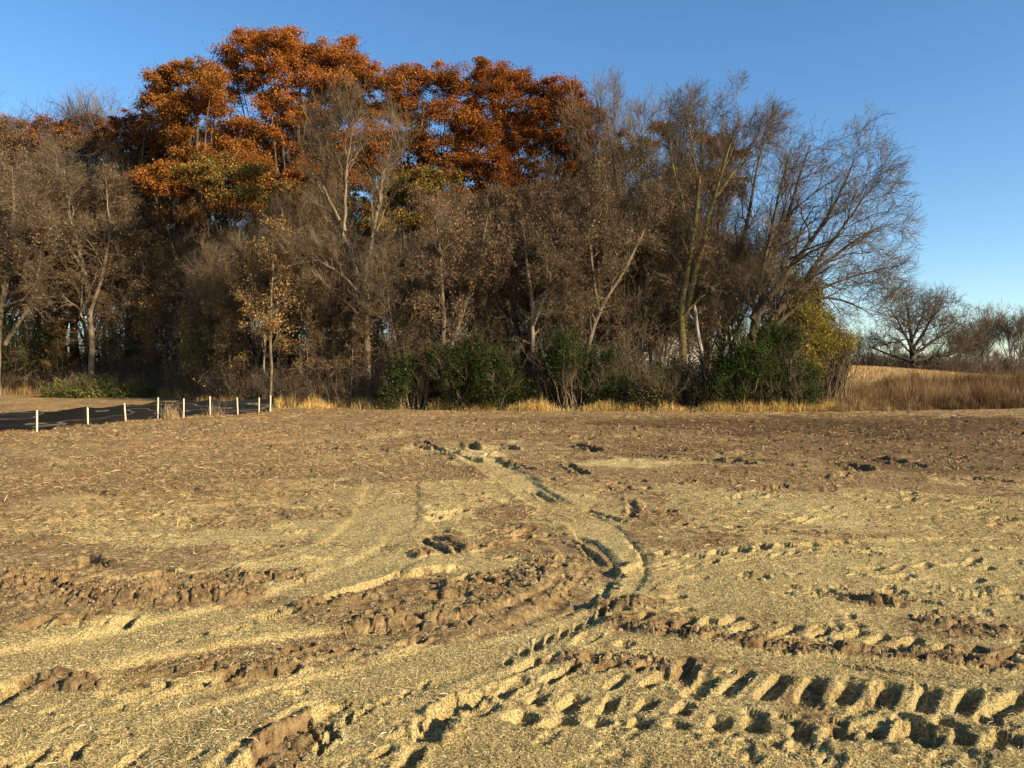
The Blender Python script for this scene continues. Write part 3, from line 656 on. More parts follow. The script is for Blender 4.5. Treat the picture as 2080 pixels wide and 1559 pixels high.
# ------------------------------------------------------------------ silt fence
def silt_fence():
    st = [(-60,884,46),(72,873,40),(176,862,37),(253,855.5,35),(318,849.5,40),(371,846,37),(425,842.5,36),(481,840,32),(524,838,30),(547,836,31)]
    root = empty("silt_fence", (0, 0, 0)); tag(root, "low black fabric erosion fence on pale wooden stakes at the left of the field", "fence")
    r = np.random.default_rng(3)
    P = []
    for px, py, hpx in st:
        d = F*EYE/(py-HY); P.append((wx(px, d), d, hpx/F*d*1.1))
    P = np.array(P); root.location = (P[1,0], P[1,1], 0); bx_, by_ = P[1,0], P[1,1]
    M_ST = plain_mat("pale_wood_stake", (.74, .64, .46), .8, .2, .4, 25, .15)
    for i, (x, y, h) in enumerate(P):
        z = float(H_at(x, y)); w = .024; tx, ty = r.normal(0, .035, 2)
        v = []
        for zz, k in ((-.1, 1), (h*.5, 1), (h-.03, 1), (h, .45)):
            for a, b in ((-1,-1),(1,-1),(1,1),(-1,1)): v.append((x-bx_+.06 + a*w*k + tx*zz, y-by_-.02 + b*w*.6*k + ty*zz, z+zz))
        f = [(4*j+q, 4*j+(q+1)%4, 4*j+4+(q+1)%4, 4*j+4+q) for j in range(3) for q in range(4)] + [(12,13,14,15)]
        mesh_obj("stake", np.array(v), np.array(f), M_ST, root)
    # fabric with creases
    nu, nv = 900, 26
    seg = np.hypot(*(np.diff(P[:, :2], axis=0).T)); s = np.concatenate([[0], np.cumsum(seg)]); t = np.linspace(0, s[-1], nu)
    X = np.interp(t, s, P[:,0]); Y = np.interp(t, s, P[:,1]); Ht = np.interp(t, s, P[:,2]*np.array([.98,.98,.97,.95,.86,.86,.86,.88,.90,.88]))
    frac = np.min(np.abs(t[:, None]-s[None]), 1)
    Ht = Ht - .11*np.sin(np.clip(frac/1.5, 0, 1)*np.pi/2)*.8 + .01*fbm(t*.5, t*0, 2, 4)
    Z0 = H_at(X, Y); kk = np.ones(61)/61; Zs = np.convolve(np.pad(Z0, 30, mode='edge'), kk, 'valid'); vv = np.linspace(0, 1, nv)
    T, VV = np.meshgrid(t, vv, indexing='ij')
    bul = .05*fbm(T*.7, VV*2.5, 3, 8) + .07*np.abs(fbm(T*.55+5, VV*4.5+.4*T*.3, 2, 18)) + .02*fbm(T*5, VV*7, 3, 28)
    bul *= (.15 + .85*np.clip(frac/.6, 0, 1))[:, None]*np.sin(np.clip(VV*1.02, 0, 1)*np.pi)**.5
    V = np.stack([(X[:,None]+0*VV)-bx_ + bul*.95, (Y[:,None]+0*VV)-by_ - bul*.25, (Z0[:,None]-.05)*(1-VV) + VV*(Zs[:,None]+Ht[:,None])], -1).reshape(-1, 3)
    ii = np.arange(nu*nv).reshape(nu, nv); q = np.stack([ii[:-1,:-1], ii[1:,:-1], ii[1:,1:], ii[:-1,1:]], -1).reshape(-1, 4)
    m, nt, out = new_mat("black_woven_fabric"); L = nt.links.new
    b = N(nt, "ShaderNodeBsdfPrincipled"); b.inputs["Roughness"].default_value = .55; b.inputs["Specular IOR Level"].default_value = .12
    tc = N(nt, "ShaderNodeTexCoord"); mp = N(nt, "ShaderNodeMapping"); mp.inputs["Scale"].default_value = (.12, .12, 2.0)
    nz = N(nt, "ShaderNodeTexNoise"); nz.inputs["Scale"].default_value = 2.0; nz.inputs["Detail"].default_value = 1.5
    L(tc.outputs["Object"], mp.inputs[0]); L(mp.outputs[0], nz.inputs[0])
    cr = N(nt, "ShaderNodeValToRGB"); e = cr.color_ramp.elements; e[0].position, e[0].color = .488, (.006, .006, .006, 1); e[1].position, e[1].color = .512, (.010, .009, .008, 1); k_ = e.new(.5); k_.color = (.09, .082, .07, 1)  # thin pale lines painted in as sunlight caught on the creases
    L(nz.outputs[0], cr.inputs[0]); L(cr.outputs[0], b.inputs["Base Color"])
    bp = N(nt, "ShaderNodeBump"); bp.inputs["Distance"].default_value = .01; L(nz.outputs[0], bp.inputs["Height"]); L(bp.outputs[0], b.inputs["Normal"]); L(b.outputs[0], out.inputs[0])
    mesh_obj("fabric", V, q, m, root, smooth=True)
    return P
FP = silt_fence()
# weeds against the fence foot
r = np.random.default_rng(77); n = 9000
t = r.random(n); i = r.integers(0, len(FP)-1, n); x = FP[i,0]*(1-t)+FP[i+1,0]*t; y = FP[i,1]*(1-t)+FP[i+1,1]*t - np.abs(r.normal(.1, 1.0, n))
cn = fbm(x*.9, y*.9, 3, 61); keep = r.random(n) < np.clip(.5+cn*1.2, .05, 1); x, y, cn = x[keep], y[keep], cn[keep]; n = len(x)
V, Fq, col = blades(x, y, H_at(x, y)-.01, r.uniform(.03, .12, n)*(1+1.0*cn), r.uniform(.006, .013, n), np.abs(r.normal(.8, .4, n)), r, palette(r, n, [(.38,.22,.09), (.26,.14,.06), (.50,.34,.15), (.14,.08,.04)]))
n2_ = 220; k_ = r.choice([0, 0, 0, 3], n2_); cx_ = np.array([350, 205, 262, 440])[k_]; dd_ = np.array([34.6, 30.4, 31.6, 37.6])[k_]
x = wx(cx_ + r.normal(0, 9, n2_), dd_); y = dd_ + r.normal(0, .25, n2_)
V2, F2, C2 = blades(x, y, H_at(x, y)-.01, r.uniform(.25, .85, n2_), r.uniform(.006, .012, n2_), np.abs(r.normal(.35, .2, n2_)), r, palette(r, n2_, [(.40,.28,.14), (.30,.18,.08), (.5,.38,.2)]))
V, Fq, col = np.concatenate([V, V2]), np.concatenate([Fq, F2+len(V)]), np.concatenate([col, C2])
o = mesh_obj("fence_weeds", V, Fq, M_DRY, col=col); tag(o, "dry orange grass growing along the foot of the black fence", "grass", kind="stuff")

# ------------------------------------------------------------------ trees
def tubes(P, R, sides):
    """P (N,n,3) R (N,n)"""
    Nn, n, _ = P.shape
    T = nrm(np.gradient(P, axis=1)); ref = nrm(np.roll(nrm(P[:, -1]-P[:, 0]), 1, axis=1)*np.array([1, -1, 1]) + .137)[:, None]
    U = nrm(np.cross(T, np.broadcast_to(ref, T.shape))); Vv = np.cross(T, U)
    a = np.arange(sides)*2*np.pi/sides
    ring = P[:, :, None] + R[:, :, None, None]*(np.cos(a)[:, None]*U[:, :, None] + np.sin(a)[:, None]*Vv[:, :, None])
    idx = np.arange(Nn*n*sides).reshape(Nn, n, sides); nx = np.roll(idx, -1, axis=2)
    q = np.stack([idx[:, :-1], nx[:, :-1], nx[:, 1:], idx[:, 1:]], -1).reshape(-1, 4)
    return ring.reshape(-1, 3), q
def join(parts):
    V = []; Q = []; o = 0
    for v, q in parts: V.append(v); Q.append(q+o); o += len(v)
    return np.concatenate(V), np.concatenate(Q)
def resample(pts, rad, n, rng=None, wob=0.0):
    pts = np.array(pts, float); s = np.concatenate([[0], np.cumsum(np.linalg.norm(np.diff(pts, axis=0), axis=1))]); t = np.linspace(0, s[-1], n)
    P = np.stack([np.interp(t, s, pts[:, k]) for k in range(3)], -1)
    for _ in range(3): P[1:-1] = (P[:-2] + 2*P[1:-1] + P[2:])/4
    if rng is not None:
        w = np.cumsum(rng.normal(0, wob, (n, 3)), 0); w -= np.linspace(0, 1, n)[:, None]*w[-1]*.6; w[0] = 0; P += w*s[-1]/n
    return P, np.interp(np.linspace(0, 1, n), np.linspace(0, 1, len(rad)), rad)
def spawn(P, R, rng, K, tmin, ang, Lm, n, wob=.16, trop=.05, rr=.6, taper=.3, lenfall=.5, bias=None, rmin=.006, angj=.25, tmax=1.0):
    Nn, m, _ = P.shape
    t = tmin + (tmax-tmin)*(np.arange(K)[None] + rng.random((Nn, K)))/K
    f = t*(m-1); i = np.clip(f.astype(int), 0, m-2); w = (f-i)[..., None]; r_ = np.arange(Nn)[:, None]
    p0 = P[r_, i]*(1-w)+P[r_, i+1]*w; tg = nrm(P[r_, i+1]-P[r_, i]); r0 = R[r_, i]*(1-w[..., 0])+R[r_, i+1]*w[..., 0]
    side = nrm(np.cross(tg, rng.normal(size=tg.shape)))
    a = np.radians(ang)*(1+rng.normal(0, angj, t.shape))[..., None]
    d = tg*np.cos(a) + side*np.sin(a)
    if bias is not None: d = d + np.array(bias)
    d[..., 2] += trop*2; d = nrm(d).reshape(-1, 3)
    plen = np.linalg.norm(np.diff(P, axis=1), axis=2).sum(1); pf = np.sqrt(plen/plen.mean())[:, None]
    L = (Lm*(1-lenfall*t)*rng.uniform(.65, 1.25, t.shape)*pf).reshape(-1)
    p0 = p0.reshape(-1, 3); r0 = np.maximum(r0*rr, rmin).reshape(-1)
    pts = [p0]; p = p0.copy()
    for _ in range(n-1):
        d = nrm(d + rng.normal(0, wob, d.shape) + np.array([0, 0, trop])); p = p + d*(L/(n-1))[:, None]; pts.append(p)
    Pn = np.stack(pts, 1); Rn = r0[:, None]*np.linspace(1, taper, n)[None]
    return Pn, np.maximum(Rn, rmin*.5)
def leaves(rng, P, n, size, cols, wts=None, jit=.15, droop=0.0, elong=1.6, tone=.35, toneS=.5):
    """n leaves scattered along branch polylines P"""
    Nn, m, _ = P.shape; i = rng.integers(0, Nn, n); f = rng.random(n)*(m-1); k = np.minimum(f.astype(int), m-2); w = (f-k)[:, None]
    c = P[i, k]*(1-w)+P[i, k+1]*w + rng.normal(0, jit, (n, 3))
    return leafquads(rng, c, size, cols, wts, droop, elong, tone, toneS)
def leafquads(rng, c, size, cols, wts=None, droop=0.0, elong=1.6, tone=.35, toneS=.5):
    n = len(c); a = nrm(rng.normal(size=(n, 3)) + np.array([0, 0, -droop])); b = nrm(np.cross(a, rng.normal(size=(n, 3))))
    s = (size*rng.uniform(.6, 1.3, n))[:, None]; a = a*s*elong/2; b = b*s/2; up = np.cross(nrm(a), nrm(b))*s*.18
    V = np.stack([c-a, c+b+up, c+a, c-b+up], 1).reshape(-1, 3); Q = np.arange(4*n).reshape(n, 4)
    cc = palette(rng, n, cols, wts, .16)
    tn = 1 + tone*(np.sin(c[:,0]*toneS*2.1+1)+np.sin(c[:,1]*toneS*2.7)+np.sin(c[:,2]*toneS*2.3+2))[:, None]/3
    return V, Q, np.repeat(np.clip(cc*tn, .004, .95), 4, 0)

class Tree: pass
def finish(name, loc, label, cat, group, trunk, twigs, leaf, mt, mw, rz=0., partnames=("trunk", "branches", "foliage"), leafmat=None):
    root = empty(name, loc, rz); tag(root, label, cat, group)
    v, q = join(trunk); mesh_obj(partnames[0], v, q, mt, root, smooth=True)
    if twigs: v, q = join(twigs); mesh_obj(partnames[1], v, q, mw, root, smooth=False)
    if leaf:
        o = 0; VV = []; QQ = []; CC = []
        for v, q, c in leaf: VV.append(v); QQ.append(q+o); CC.append(c); o += len(v)
        mesh_obj(partnames[2], np.concatenate(VV), np.concatenate(QQ), leafmat or M_LEAF, root, col=np.concatenate(CC))
    return root

TAN = [(.17,.115,.066), (.13,.085,.048), (.085,.055,.032), (.22,.155,.09)]
OAK = [(.39,.132,.028), (.27,.094,.024), (.45,.195,.038), (.12,.050,.018), (.29,.175,.038)]
RED = [(.28,.085,.023), (.19,.062,.019), (.33,.122,.029), (.10,.037,.015)]
GOLD = [(.34,.205,.065), (.26,.15,.05), (.20,.11,.045), (.40,.27,.10)]
OLV = [(.13,.11,.03), (.18,.14,.035), (.10,.075,.022), (.22,.155,.04)]
GRN = [(.030,.048,.012), (.046,.070,.016), (.018,.028,.009), (.085,.105,.022), (.06,.05,.02)]

def stems_tree(name, loc, label, cat, group, stems, seed, mt, mw, L1, K=(9, 8, 7, 6), ang=(38, 36, 38, 40), leaf=None, bias=None, trop=.05, tw=.010, wob=.15, tmin=.3, ratio=(.62, .55, .5), rz=0.):
    """stems: list of (points (local m), radii)"""
    rng = np.random.default_rng(seed); trunk = []; twigs = []
    PS, RS = [], []
    for pts, rad in stems:
        P, R = resample(pts, rad, 14, rng, .06); PS.append(P); RS.append(R)
    P0 = np.array(PS); R0 = np.array(RS); R0[:, 0] *= 1.25
    trunk.append(tubes(P0, R0, 9))
    P1, R1 = spawn(P0, R0, rng, K[0], tmin, ang[0], L1, 9, wob, trop, .5, .3, .45, bias, .02)
    trunk.append(tubes(P1, R1, 5))
    P2, R2 = spawn(P1, R1, rng, K[1], .2, ang[1], L1*ratio[0], 6, wob*1.1, trop, .55, .4, .4, bias, .012)
    twigs.append(tubes(P2, R2, 4))
    P3, R3 = spawn(P2, R2, rng, K[2], .12, ang[2], L1*ratio[0]*ratio[1], 4, wob*1.2, trop, .6, .5, .3, bias, tw)
    twigs.append(tubes(P3, R3, 3))
    last = P3
    if K[3]:
        P4, R4 = spawn(P3, R3, rng, K[3], .15, ang[3], L1*ratio[0]*ratio[1]*ratio[2], 3, wob*1.2, trop, .7, .5, .3, bias, tw*.75)
        twigs.append(tubes(P4, R4, 3)); last = P4
    lf = []
    for sp in (leaf or []):
        m = last
        if 'zr' in sp:
            z = last[:, 0, 2]; H = z.max(); m = last[(z > sp['zr'][0]*H) & (z < sp['zr'][1]*H)]
            if len(m) < 5: m = last
        lf.append(leaves(rng, m, sp['n'], sp['s'], sp['c'], sp.get('w'), sp.get('j', .15), sp.get('d', .0), sp.get('e', 1.6)))
    return finish(name, loc, label, cat, group, trunk, twigs, lf, mt, mw, rz)
def simple_stem(H, r, rng, lean=(0, 0), fork=True, zf=.35):
    top = np.array([lean[0]*H+rng.normal(0, .04*H), lean[1]*H+rng.normal(0, .04*H), H*.93])
    mid = top*.45 + np.array([rng.normal(0, .02*H), rng.normal(0, .02*H), 0])
    S = [([(0,0,0), tuple(mid), tuple(top)], [r, r*.62, r*.12])]
    if fork:
        for k in range(fork if isinstance(fork, int) and fork > 1 else 2):
            b = mid*rng.uniform(.5, 1.0); a = rng.uniform(0, 6.28); sp = rng.uniform(.14, .26)*H
            e = np.array([math.cos(a)*sp + lean[0]*H, math.sin(a)*sp + lean[1]*H, H*rng.uniform(.75, .95)])
            S.append(([tuple(b), tuple(b*.5+e*.5+np.array([math.cos(a), math.sin(a), 0])*sp*.12), tuple(e)], [r*.6, r*.38, r*.1]))
    return S
def at(px, d): return (wx(px, d), d, float(H_at(wx(px, d), d)) - .08)

PROTO = {}
def proto(key, fn): PROTO[key] = [fn, None]
def mk(key, loc, label, cat, group, sc=1., rz=0.):
    fn, src = PROTO[key]
    if src is None:
        o = fn(); PROTO[key][1] = o
    else: o = copy_tree(src)
    o.location = loc; o.scale = (sc, sc, sc*random.Random(int(loc[0]*977+loc[1]*131)).uniform(.92, 1.1)); o.rotation_euler = (0, 0, rz)
    for k_ in ("group", "label", "category"):
        if k_ in o: del o[k_]
    tag(o, label, cat, group); return o
def P_tan(seed, cols, nleaf, H=13.5, lean=(0, 0), mw=None, name="dry_leaved_tree"):
    def f():
        r = np.random.default_rng(seed)
        return stems_tree(name, (0,0,0), None, None, None, simple_stem(H, .17, r, lean, 2), seed, M_BARKG, mw or M_TWIG, 4.2, (9, 7, 6, 5), (44, 42, 42, 42), trop=.03,
                          leaf=[dict(n=int(nleaf*.5), s=.07, c=cols, d=.9, e=2.2, j=.10)], tmin=.08, wob=.2)
    return f
def P_bare(seed, H=16, name="bare_tree", mw=None, K=(10, 7, 6, 5), ang=(36, 38, 38, 38), L1=4.8, mt=None, r0=.19, lean=(0, 0), fork=2, tmin=.28):
    def f():
        r = np.random.default_rng(seed)
        return stems_tree(name, (0,0,0), None, None, None, simple_stem(H, r0, r, lean, fork), seed, mt or M_BARK, mw or M_TWIG, L1, K, ang, trop=.07, tmin=tmin, wob=.14)
    return f
proto("tan1", P_tan(101, TAN, 9000)); proto("tan2", P_tan(102, TAN, 7000, 14)); proto("tan3", P_tan(103, TAN+[(.32,.17,.07)], 11000, 12.5, (.06, 0)))
proto("rust", P_tan(104, [(.23,.095,.028), (.17,.07,.022), (.22,.12,.036), (.10,.048,.02)], 26000, 15))
proto("olive", P_tan(105, OLV, 11000, 14, name="olive_leaved_tree"))
proto("bare1", P_bare(111)); proto("bare2", P_bare(112, 17, lean=(-.05, 0))); proto("bare3", P_bare(113, 15, mw=M_TWIGD, lean=(.05, 0)))
def P_sap(seed, cols, nl, H=8.5):
    def f():
        r = np.random.default_rng(seed)
        return stems_tree("sapling", (0,0,0), None, None, None, simple_stem(H, .065, r, (0, 0), False), seed, M_BARKG, M_TWIG, 1.9, (16, 7, 5, 0), (58, 45, 42, 40), trop=.02,
                          leaf=[dict(n=nl, s=.085, c=cols, j=.10, e=1.4)], tmin=.22, wob=.16, tw=.008)
    return f
proto("sapg", P_sap(121, GOLD, 3200)); proto("sapr", P_sap(122, [(.22,.12,.05), (.16,.085,.04), (.26,.17,.075), (.10,.06,.03)], 2000)); proto("sapb", P_sap(123, TAN, 700, 7))

# ---- hero oaks with crowns shaped by lobes
def lobed_tree(name, label, cat, group, px, d, lobes, seed, cols, wts=None, nper=1.0, size=.098, tr=.34, dj=2.2, mt=None, twigk=1.0, base_frac=None, sub=.16, zbase=None):
    """lobes: (px, py, rx, ry) in photograph pixels at distance d"""
    rng = np.random.default_rng(seed); bx, by, bz = at(px, d); trunk = []; twigs = []; lf = []
    Lc = []; sat = []
    for (lx, ly, rx, ry) in lobes:
        for _ in range(3):
            a_ = rng.uniform(-.5, math.pi+.5); q_ = rng.uniform(.28, .5); sat.append((lx+rx*math.cos(a_)*1.08, ly-ry*math.sin(a_)*1.08, rx*q_, ry*q_))
    nl_ = len(lobes); lobes = list(lobes) + sat
    for i, (lx, ly, rx, ry) in enumerate(lobes):
        dd = rng.uniform(-dj, dj); dist = d + dd
        Lc.append((np.array([wx(lx, dist)-bx, dd, wz(ly, dist)-bz]), np.array([rx/F*d, (rx+ry)/2/F*d*.95, ry/F*d])))
    cen = np.mean([c for c, _ in Lc], 0); zmin = min(c[2]-r_[2] for c, r_ in Lc); H = max(c[2] for c, _ in Lc)
    fork = np.array([cen[0]*.35, 0, zmin*.62]); top = np.array([cen[0]*.8, cen[1], H*.86])
    P, R = resample([(0,0,0), fork, top], [tr, tr*.75, tr*.2], 16, rng, .05); R[0] *= 1.3
    trunk.append(tubes(P[None], R[None], 10)); PL, RL = [], []
    for c, r_ in Lc:
        k_i = len(PL)
        if k_i >= nl_:
            pc = Lc[(k_i-nl_)//3][0]; p, rr_ = resample([pc, pc*.5+c*.5, c], [.05, .035, .012], 10, rng, .10); PL.append(p); RL.append(rr_); continue
        t = rng.uniform(.25, .6); s0 = P[int(t*15)]
        if s0[2] > c[2]-.5: s0 = P[4]
        m = s0*.45 + c*.55 + np.array([0, 0, -.25*r_[2]]) + rng.normal(0, .3, 3)
        p, rr_ = resample([s0, m, c + np.array([0,0,.3*r_[2]])], [tr*.34, tr*.2, .03], 10, rng, .10); PL.append(p); RL.append(rr_)
    PL, RL = np.array(PL), np.array(RL); trunk.append(tubes(PL, RL, 6))
    P2, R2 = spawn(PL[:nl_], RL[:nl_], rng, 9, .45, 50, 1.5, 5, .2, .03, .5, .35, .2, None, .014); twigs.append(tubes(P2, R2, 4))
    P3, R3 = spawn(P2, R2, rng, int(6*twigk), .2, 45, .9, 4, .2, .03, .6, .4, .2, None, .008); twigs.append(tubes(P3, R3, 3))
    for c, r_ in Lc:
        vol = r_[0]*r_[1]*r_[2]; ncl = max(3, int(24*nper*(vol**.62))); cl = []
        dirs = nrm(rng.normal(size=(ncl, 3))); rad = rng.random(ncl)**.33
        cc = c + dirs*rad[:, None]*r_*(1.0+.16*rng.normal(size=(ncl, 1)))
        n = 130; pts = np.repeat(cc, n, 0); cs = np.repeat(rng.uniform(.15, .50, ncl), n)
        g_ = rng.normal(size=(len(pts), 3))*np.array([1, 1, .62])
        pts = pts + g_*cs[:, None]*.75
        v, q, col = leafquads(rng, pts, size, cols, wts, .3, 1.35, .18, .9)
        tone = np.repeat(np.repeat(rng.normal(1, .13, ncl), n), 4)[:, None]; lf.append((v, q, np.clip(col*tone, .004, .9)))
    return finish(name, (bx, by, bz), label, cat, group, trunk, twigs, lf, mt or M_BARK, M_TWIGD)

lobed_tree("oak_tree", "broad orange oak at the left of the tallest crown, bright orange clumps with sky gaps", "oak tree", None, 420, 58,
  [(335,185,34,34),(345,165,25,20),(400,150,44,32),(380,215,52,34),(325,215,28,16),(440,215,38,32),(430,180,35,25),(440,285,62,30),(365,285,38,32),(500,280,36,28),(345,240,36,22),(410,320,46,26),(480,330,50,24),(300,370,38,18),(350,385,40,14),(395,400,36,12),(330,350,34,16),(440,360,44,22),(500,350,40,22),(400,430,40,20),(470,420,44,20),(370,440,34,16)], 201, OAK, [.3,.2,.25,.1,.15])
lobed_tree("oak_tree", "tallest oak of the wood with a high rounded rusty orange crown", "oak tree", None, 590, 60,
  [(560,92,44,28),(505,100,38,26),(470,120,26,18),(600,110,40,30),(680,110,44,28),(640,125,40,30),(715,140,36,30),(745,165,30,26),(560,150,60,34),(490,165,38,30),(640,175,60,36),(700,195,56,36),(600,225,66,36),(540,265,50,26),(660,255,56,32),(730,225,40,28),(610,285,56,28),(560,320,50,26),(680,310,52,30),(640,350,50,26),(740,290,36,34),(590,380,46,24),(660,400,44,22),(540,370,40,20),(710,360,40,24)], 202,
  OAK, [.4,.28,.14,.12,.06])
lobed_tree("oak_tree", "dark rusty oak just right of the tallest crown, flat-topped", "oak tree", None, 860, 59,
  [(800,175,34,26),(840,165,34,24),(890,160,40,24),(925,185,30,28),(790,225,36,30),(850,225,48,30),(910,235,48,30),(820,290,54,30),(890,300,54,32),(850,350,58,30),(780,320,40,34),(940,280,34,30),(930,350,44,30),(810,385,40,26),(870,400,44,24),(920,410,40,22),(780,440,36,22)], 203,
  OAK+RED, [.18,.15,.08,.05,.12,.16,.1,.1,.06], nper=.85)
lobed_tree("oak_tree", "red-brown oak with a pointed twin top in the middle of the skyline", "oak tree", None, 1020, 59,
  [(988,150,28,24),(970,175,30,26),(1020,165,30,26),(1060,185,36,28),(1000,215,46,30),(1050,240,46,32),(975,265,46,30),(1030,290,54,32),(1095,215,26,20),(1090,280,44,34),(1000,335,52,30),(1070,335,50,30),(960,320,40,26),(1020,375,46,22),(980,400,44,22),(1060,390,44,22)], 204,
  RED+OAK, [.22,.16,.14,.08,.16,.1,.08,.03,.03], nper=.9)
lobed_tree("oak_tree", "dark red oak at the right end of the leafy skyline, beside the bare trees", "oak tree", None, 1140, 60,
  [(1120,180,30,20),(1150,195,28,20),(1172,215,22,20),(1130,235,40,24),(1170,250,30,26),(1120,290,40,28),(1180,290,32,26),(1150,330,40,26),(1200,240,20,16),(1190,345,34,22)], 205, RED, [.4,.25,.25,.1], nper=.85)
lobed_tree("oak_tree", "small orange oak topping the left part of the wood below the bare twigs", "oak tree", None, 150, 66,
  [(100,262,28,24),(135,275,28,20),(175,255,34,20),(215,270,30,20),(150,300,36,22),(205,300,34,22),(110,300,24,18)], 206, RED+TAN, [.2,.2,.1,.15,.1,.1,.1,.05], nper=.6)
lobed_tree("oak_tree", "small rusty oak filling the gap left of the broad orange oak", "oak tree", None, 285, 63,
  [(275,250,32,22),(305,270,34,24),(255,275,26,20),(290,300,36,22),(330,300,26,18)], 207, RED+TAN, [.25,.2,.1,.15,.1,.1,.07,.03], nper=.6)
lobed_tree("oak_tree", "dull brown oak at the left edge of the photograph", "oak tree", None, 10, 64,
  [(-30,270,40,24),(20,265,36,22),(50,285,26,20),(0,300,46,24),(-70,300,40,26),(45,320,30,18)], 208, TAN+RED, [.28,.22,.15,.1,.08,.1,.02,.05], nper=.7)
lobed_tree("oak_tree", "thin rusty oak standing behind the twin-trunked bare tree", "oak tree", None, 1440, 66,
  [(1440,300,34,26),(1480,320,30,20),(1400,350,36,22),(1380,380,30,20),(1500,380,36,18),(1440,370,40,24),(1350,270,20,16),(1290,290,30,20),(1270,330,30,24)], 209, RED+TAN, [.25,.2,.1,.15,.1,.1,.05,.05], nper=.42, size=.13)
lobed_tree("oak_tree", "dull brown oak filling the wood behind the lower half of the broad orange oak", "oak tree", None, 400, 65,
  [(x_, y_, 56, 40) for x_, y_ in [(270,340),(340,330),(420,340),(500,330),(300,410),(380,420),(460,410),(540,400),(340,480),(430,490),(520,480)]], 213, OAK+TAN, [.12,.14,.08,.16,.12,.14,.12,.08,.04], nper=.5, size=.13)
lobed_tree("oak_tree", "dull rusty oak filling the wood behind the forked grey tree", "oak tree", None, 690, 66,
  [(x_, y_, 56, 42) for x_, y_ in [(620,360),(690,370),(760,350),(600,440),(680,450),(760,430),(640,520),(730,520),(820,440),(800,510)]], 214, OAK+TAN+OLV, [.10,.12,.06,.14,.10,.12,.1,.06,.04,.06,.05,.03,.02], nper=.5, size=.13)
lobed_tree("oak_tree", "dull brown-orange oak filling the wood below the twin-topped red oak", "oak tree", None, 1000, 65,
  [(x_, y_, 56, 42) for x_, y_ in [(880,430),(950,440),(1020,430),(1090,420),(1160,400),(900,500),(980,510),(1060,500),(1140,480),(1210,430),(1220,350)]], 215, OAK+TAN, [.14,.14,.08,.14,.10,.14,.12,.1,.04], nper=.5, size=.13)
lobed_tree("maple_tree", "olive and yellow leaved tree below the broad orange oak", "tree", None, 470, 52,
  [(450,345,42,22),(500,360,36,20),(430,370,34,18),(560,390,34,20),(400,345,26,16),(480,400,40,18)], 210, OLV+OAK[:1]+GOLD[:1], [.2,.25,.15,.15,.15,.1], nper=.6, size=.12, tr=.2)
lobed_tree("maple_tree", "olive leaved tree in the middle of the wood below the flat-topped oak", "tree", None, 830, 52,
  [(790,420,40,26),(830,450,34,24),(860,400,36,22),(820,380,34,20),(770,460,24,20),(880,360,40,18)], 211, OLV+OAK[:1], [.25,.25,.2,.15,.15], nper=.55, size=.12, tr=.2)

# ---- hero bare trees with drawn limbs
def px_stems(px0, d, stems, rng, dep=2.5):
    bx, by, bz = at(px0, d); out = []
    for pts, rad in stems:
        dd = rng.uniform(-dep, dep); n = len(pts); P = []
        for i, (a, b) in enumerate(pts):
            dist = d + dd*i/(n-1)*1.0
            P.append((wx(a, dist)-bx, dist-by, max(wz(b, dist)-bz, 0.0)))
        out.append((P, rad))
    return out, (bx, by, bz)
def hero(name, label, cat, px0, d, stems, seed, mt, mw, **kw):
    rng = np.random.default_rng(seed); S, loc = px_stems(px0, d, stems, rng)
    return stems_tree(name, loc, label, cat, None, S, seed, mt, mw, **kw)
hero("bare_tree", "tall twin-trunked bare tree with mossy yellow bark right of the wood's middle", "bare tree", 1378, 48.5,
  [([(1378,830),(1385,680),(1398,560),(1412,460),(1425,345),(1438,240)], [.30,.25,.22,.17,.10,.03]),
   ([(1386,690),(1402,590),(1425,480),(1450,380),(1480,300),(1500,235)], [.20,.19,.17,.12,.08,.03]),
   ([(1405,520),(1385,420),(1365,330),(1352,240)], [.12,.10,.07,.03]),
   ([(1440,420),(1490,350),(1530,290),(1555,250)], [.10,.08,.05,.02]),
   ([(1420,400),(1410,310),(1392,225)], [.1,.07,.03])],
  301, M_OLIVE, M_TWIG, L1=3.0, K=(12,7,5,4), wob=.19, ang=(38,38,38,40), trop=.045, bias=(.10,0,.04), tw=.010)
hero("bare_tree", "large bare tree at the end of the wood with limbs sweeping out to the right", "bare tree", 1500, 47,
  [([(1500,830),(1515,720),(1530,640),(1555,560),(1590,450),(1620,365),(1645,290)], [.34,.30,.26,.2,.14,.08,.03]),
   ([(1528,650),(1590,560),(1650,480),(1705,400),(1735,330)], [.22,.18,.13,.08,.03]),
   ([(1518,720),(1570,640),(1640,560),(1700,515),(1765,472),(1815,456)], [.22,.2,.15,.1,.06,.02]),
   ([(1510,740),(1560,680),(1620,620),(1680,595),(1730,615),(1775,645)], [.18,.16,.13,.1,.06,.02]),
   ([(1540,600),(1560,500),(1580,410),(1600,320)], [.15,.12,.08,.03]),
   ([(1640,560),(1700,480),(1760,400),(1790,360)], [.11,.09,.05,.02]),
   ([(1660,590),(1730,560),(1780,548),(1800,562)], [.09,.07,.04,.02])],
  302, M_BARK, M_TWIG, L1=3.6, K=(12,7,5,4), wob=.2, ang=(38,40,40,42), trop=.02, bias=(.14,0,0), tw=.010, tmin=.22)
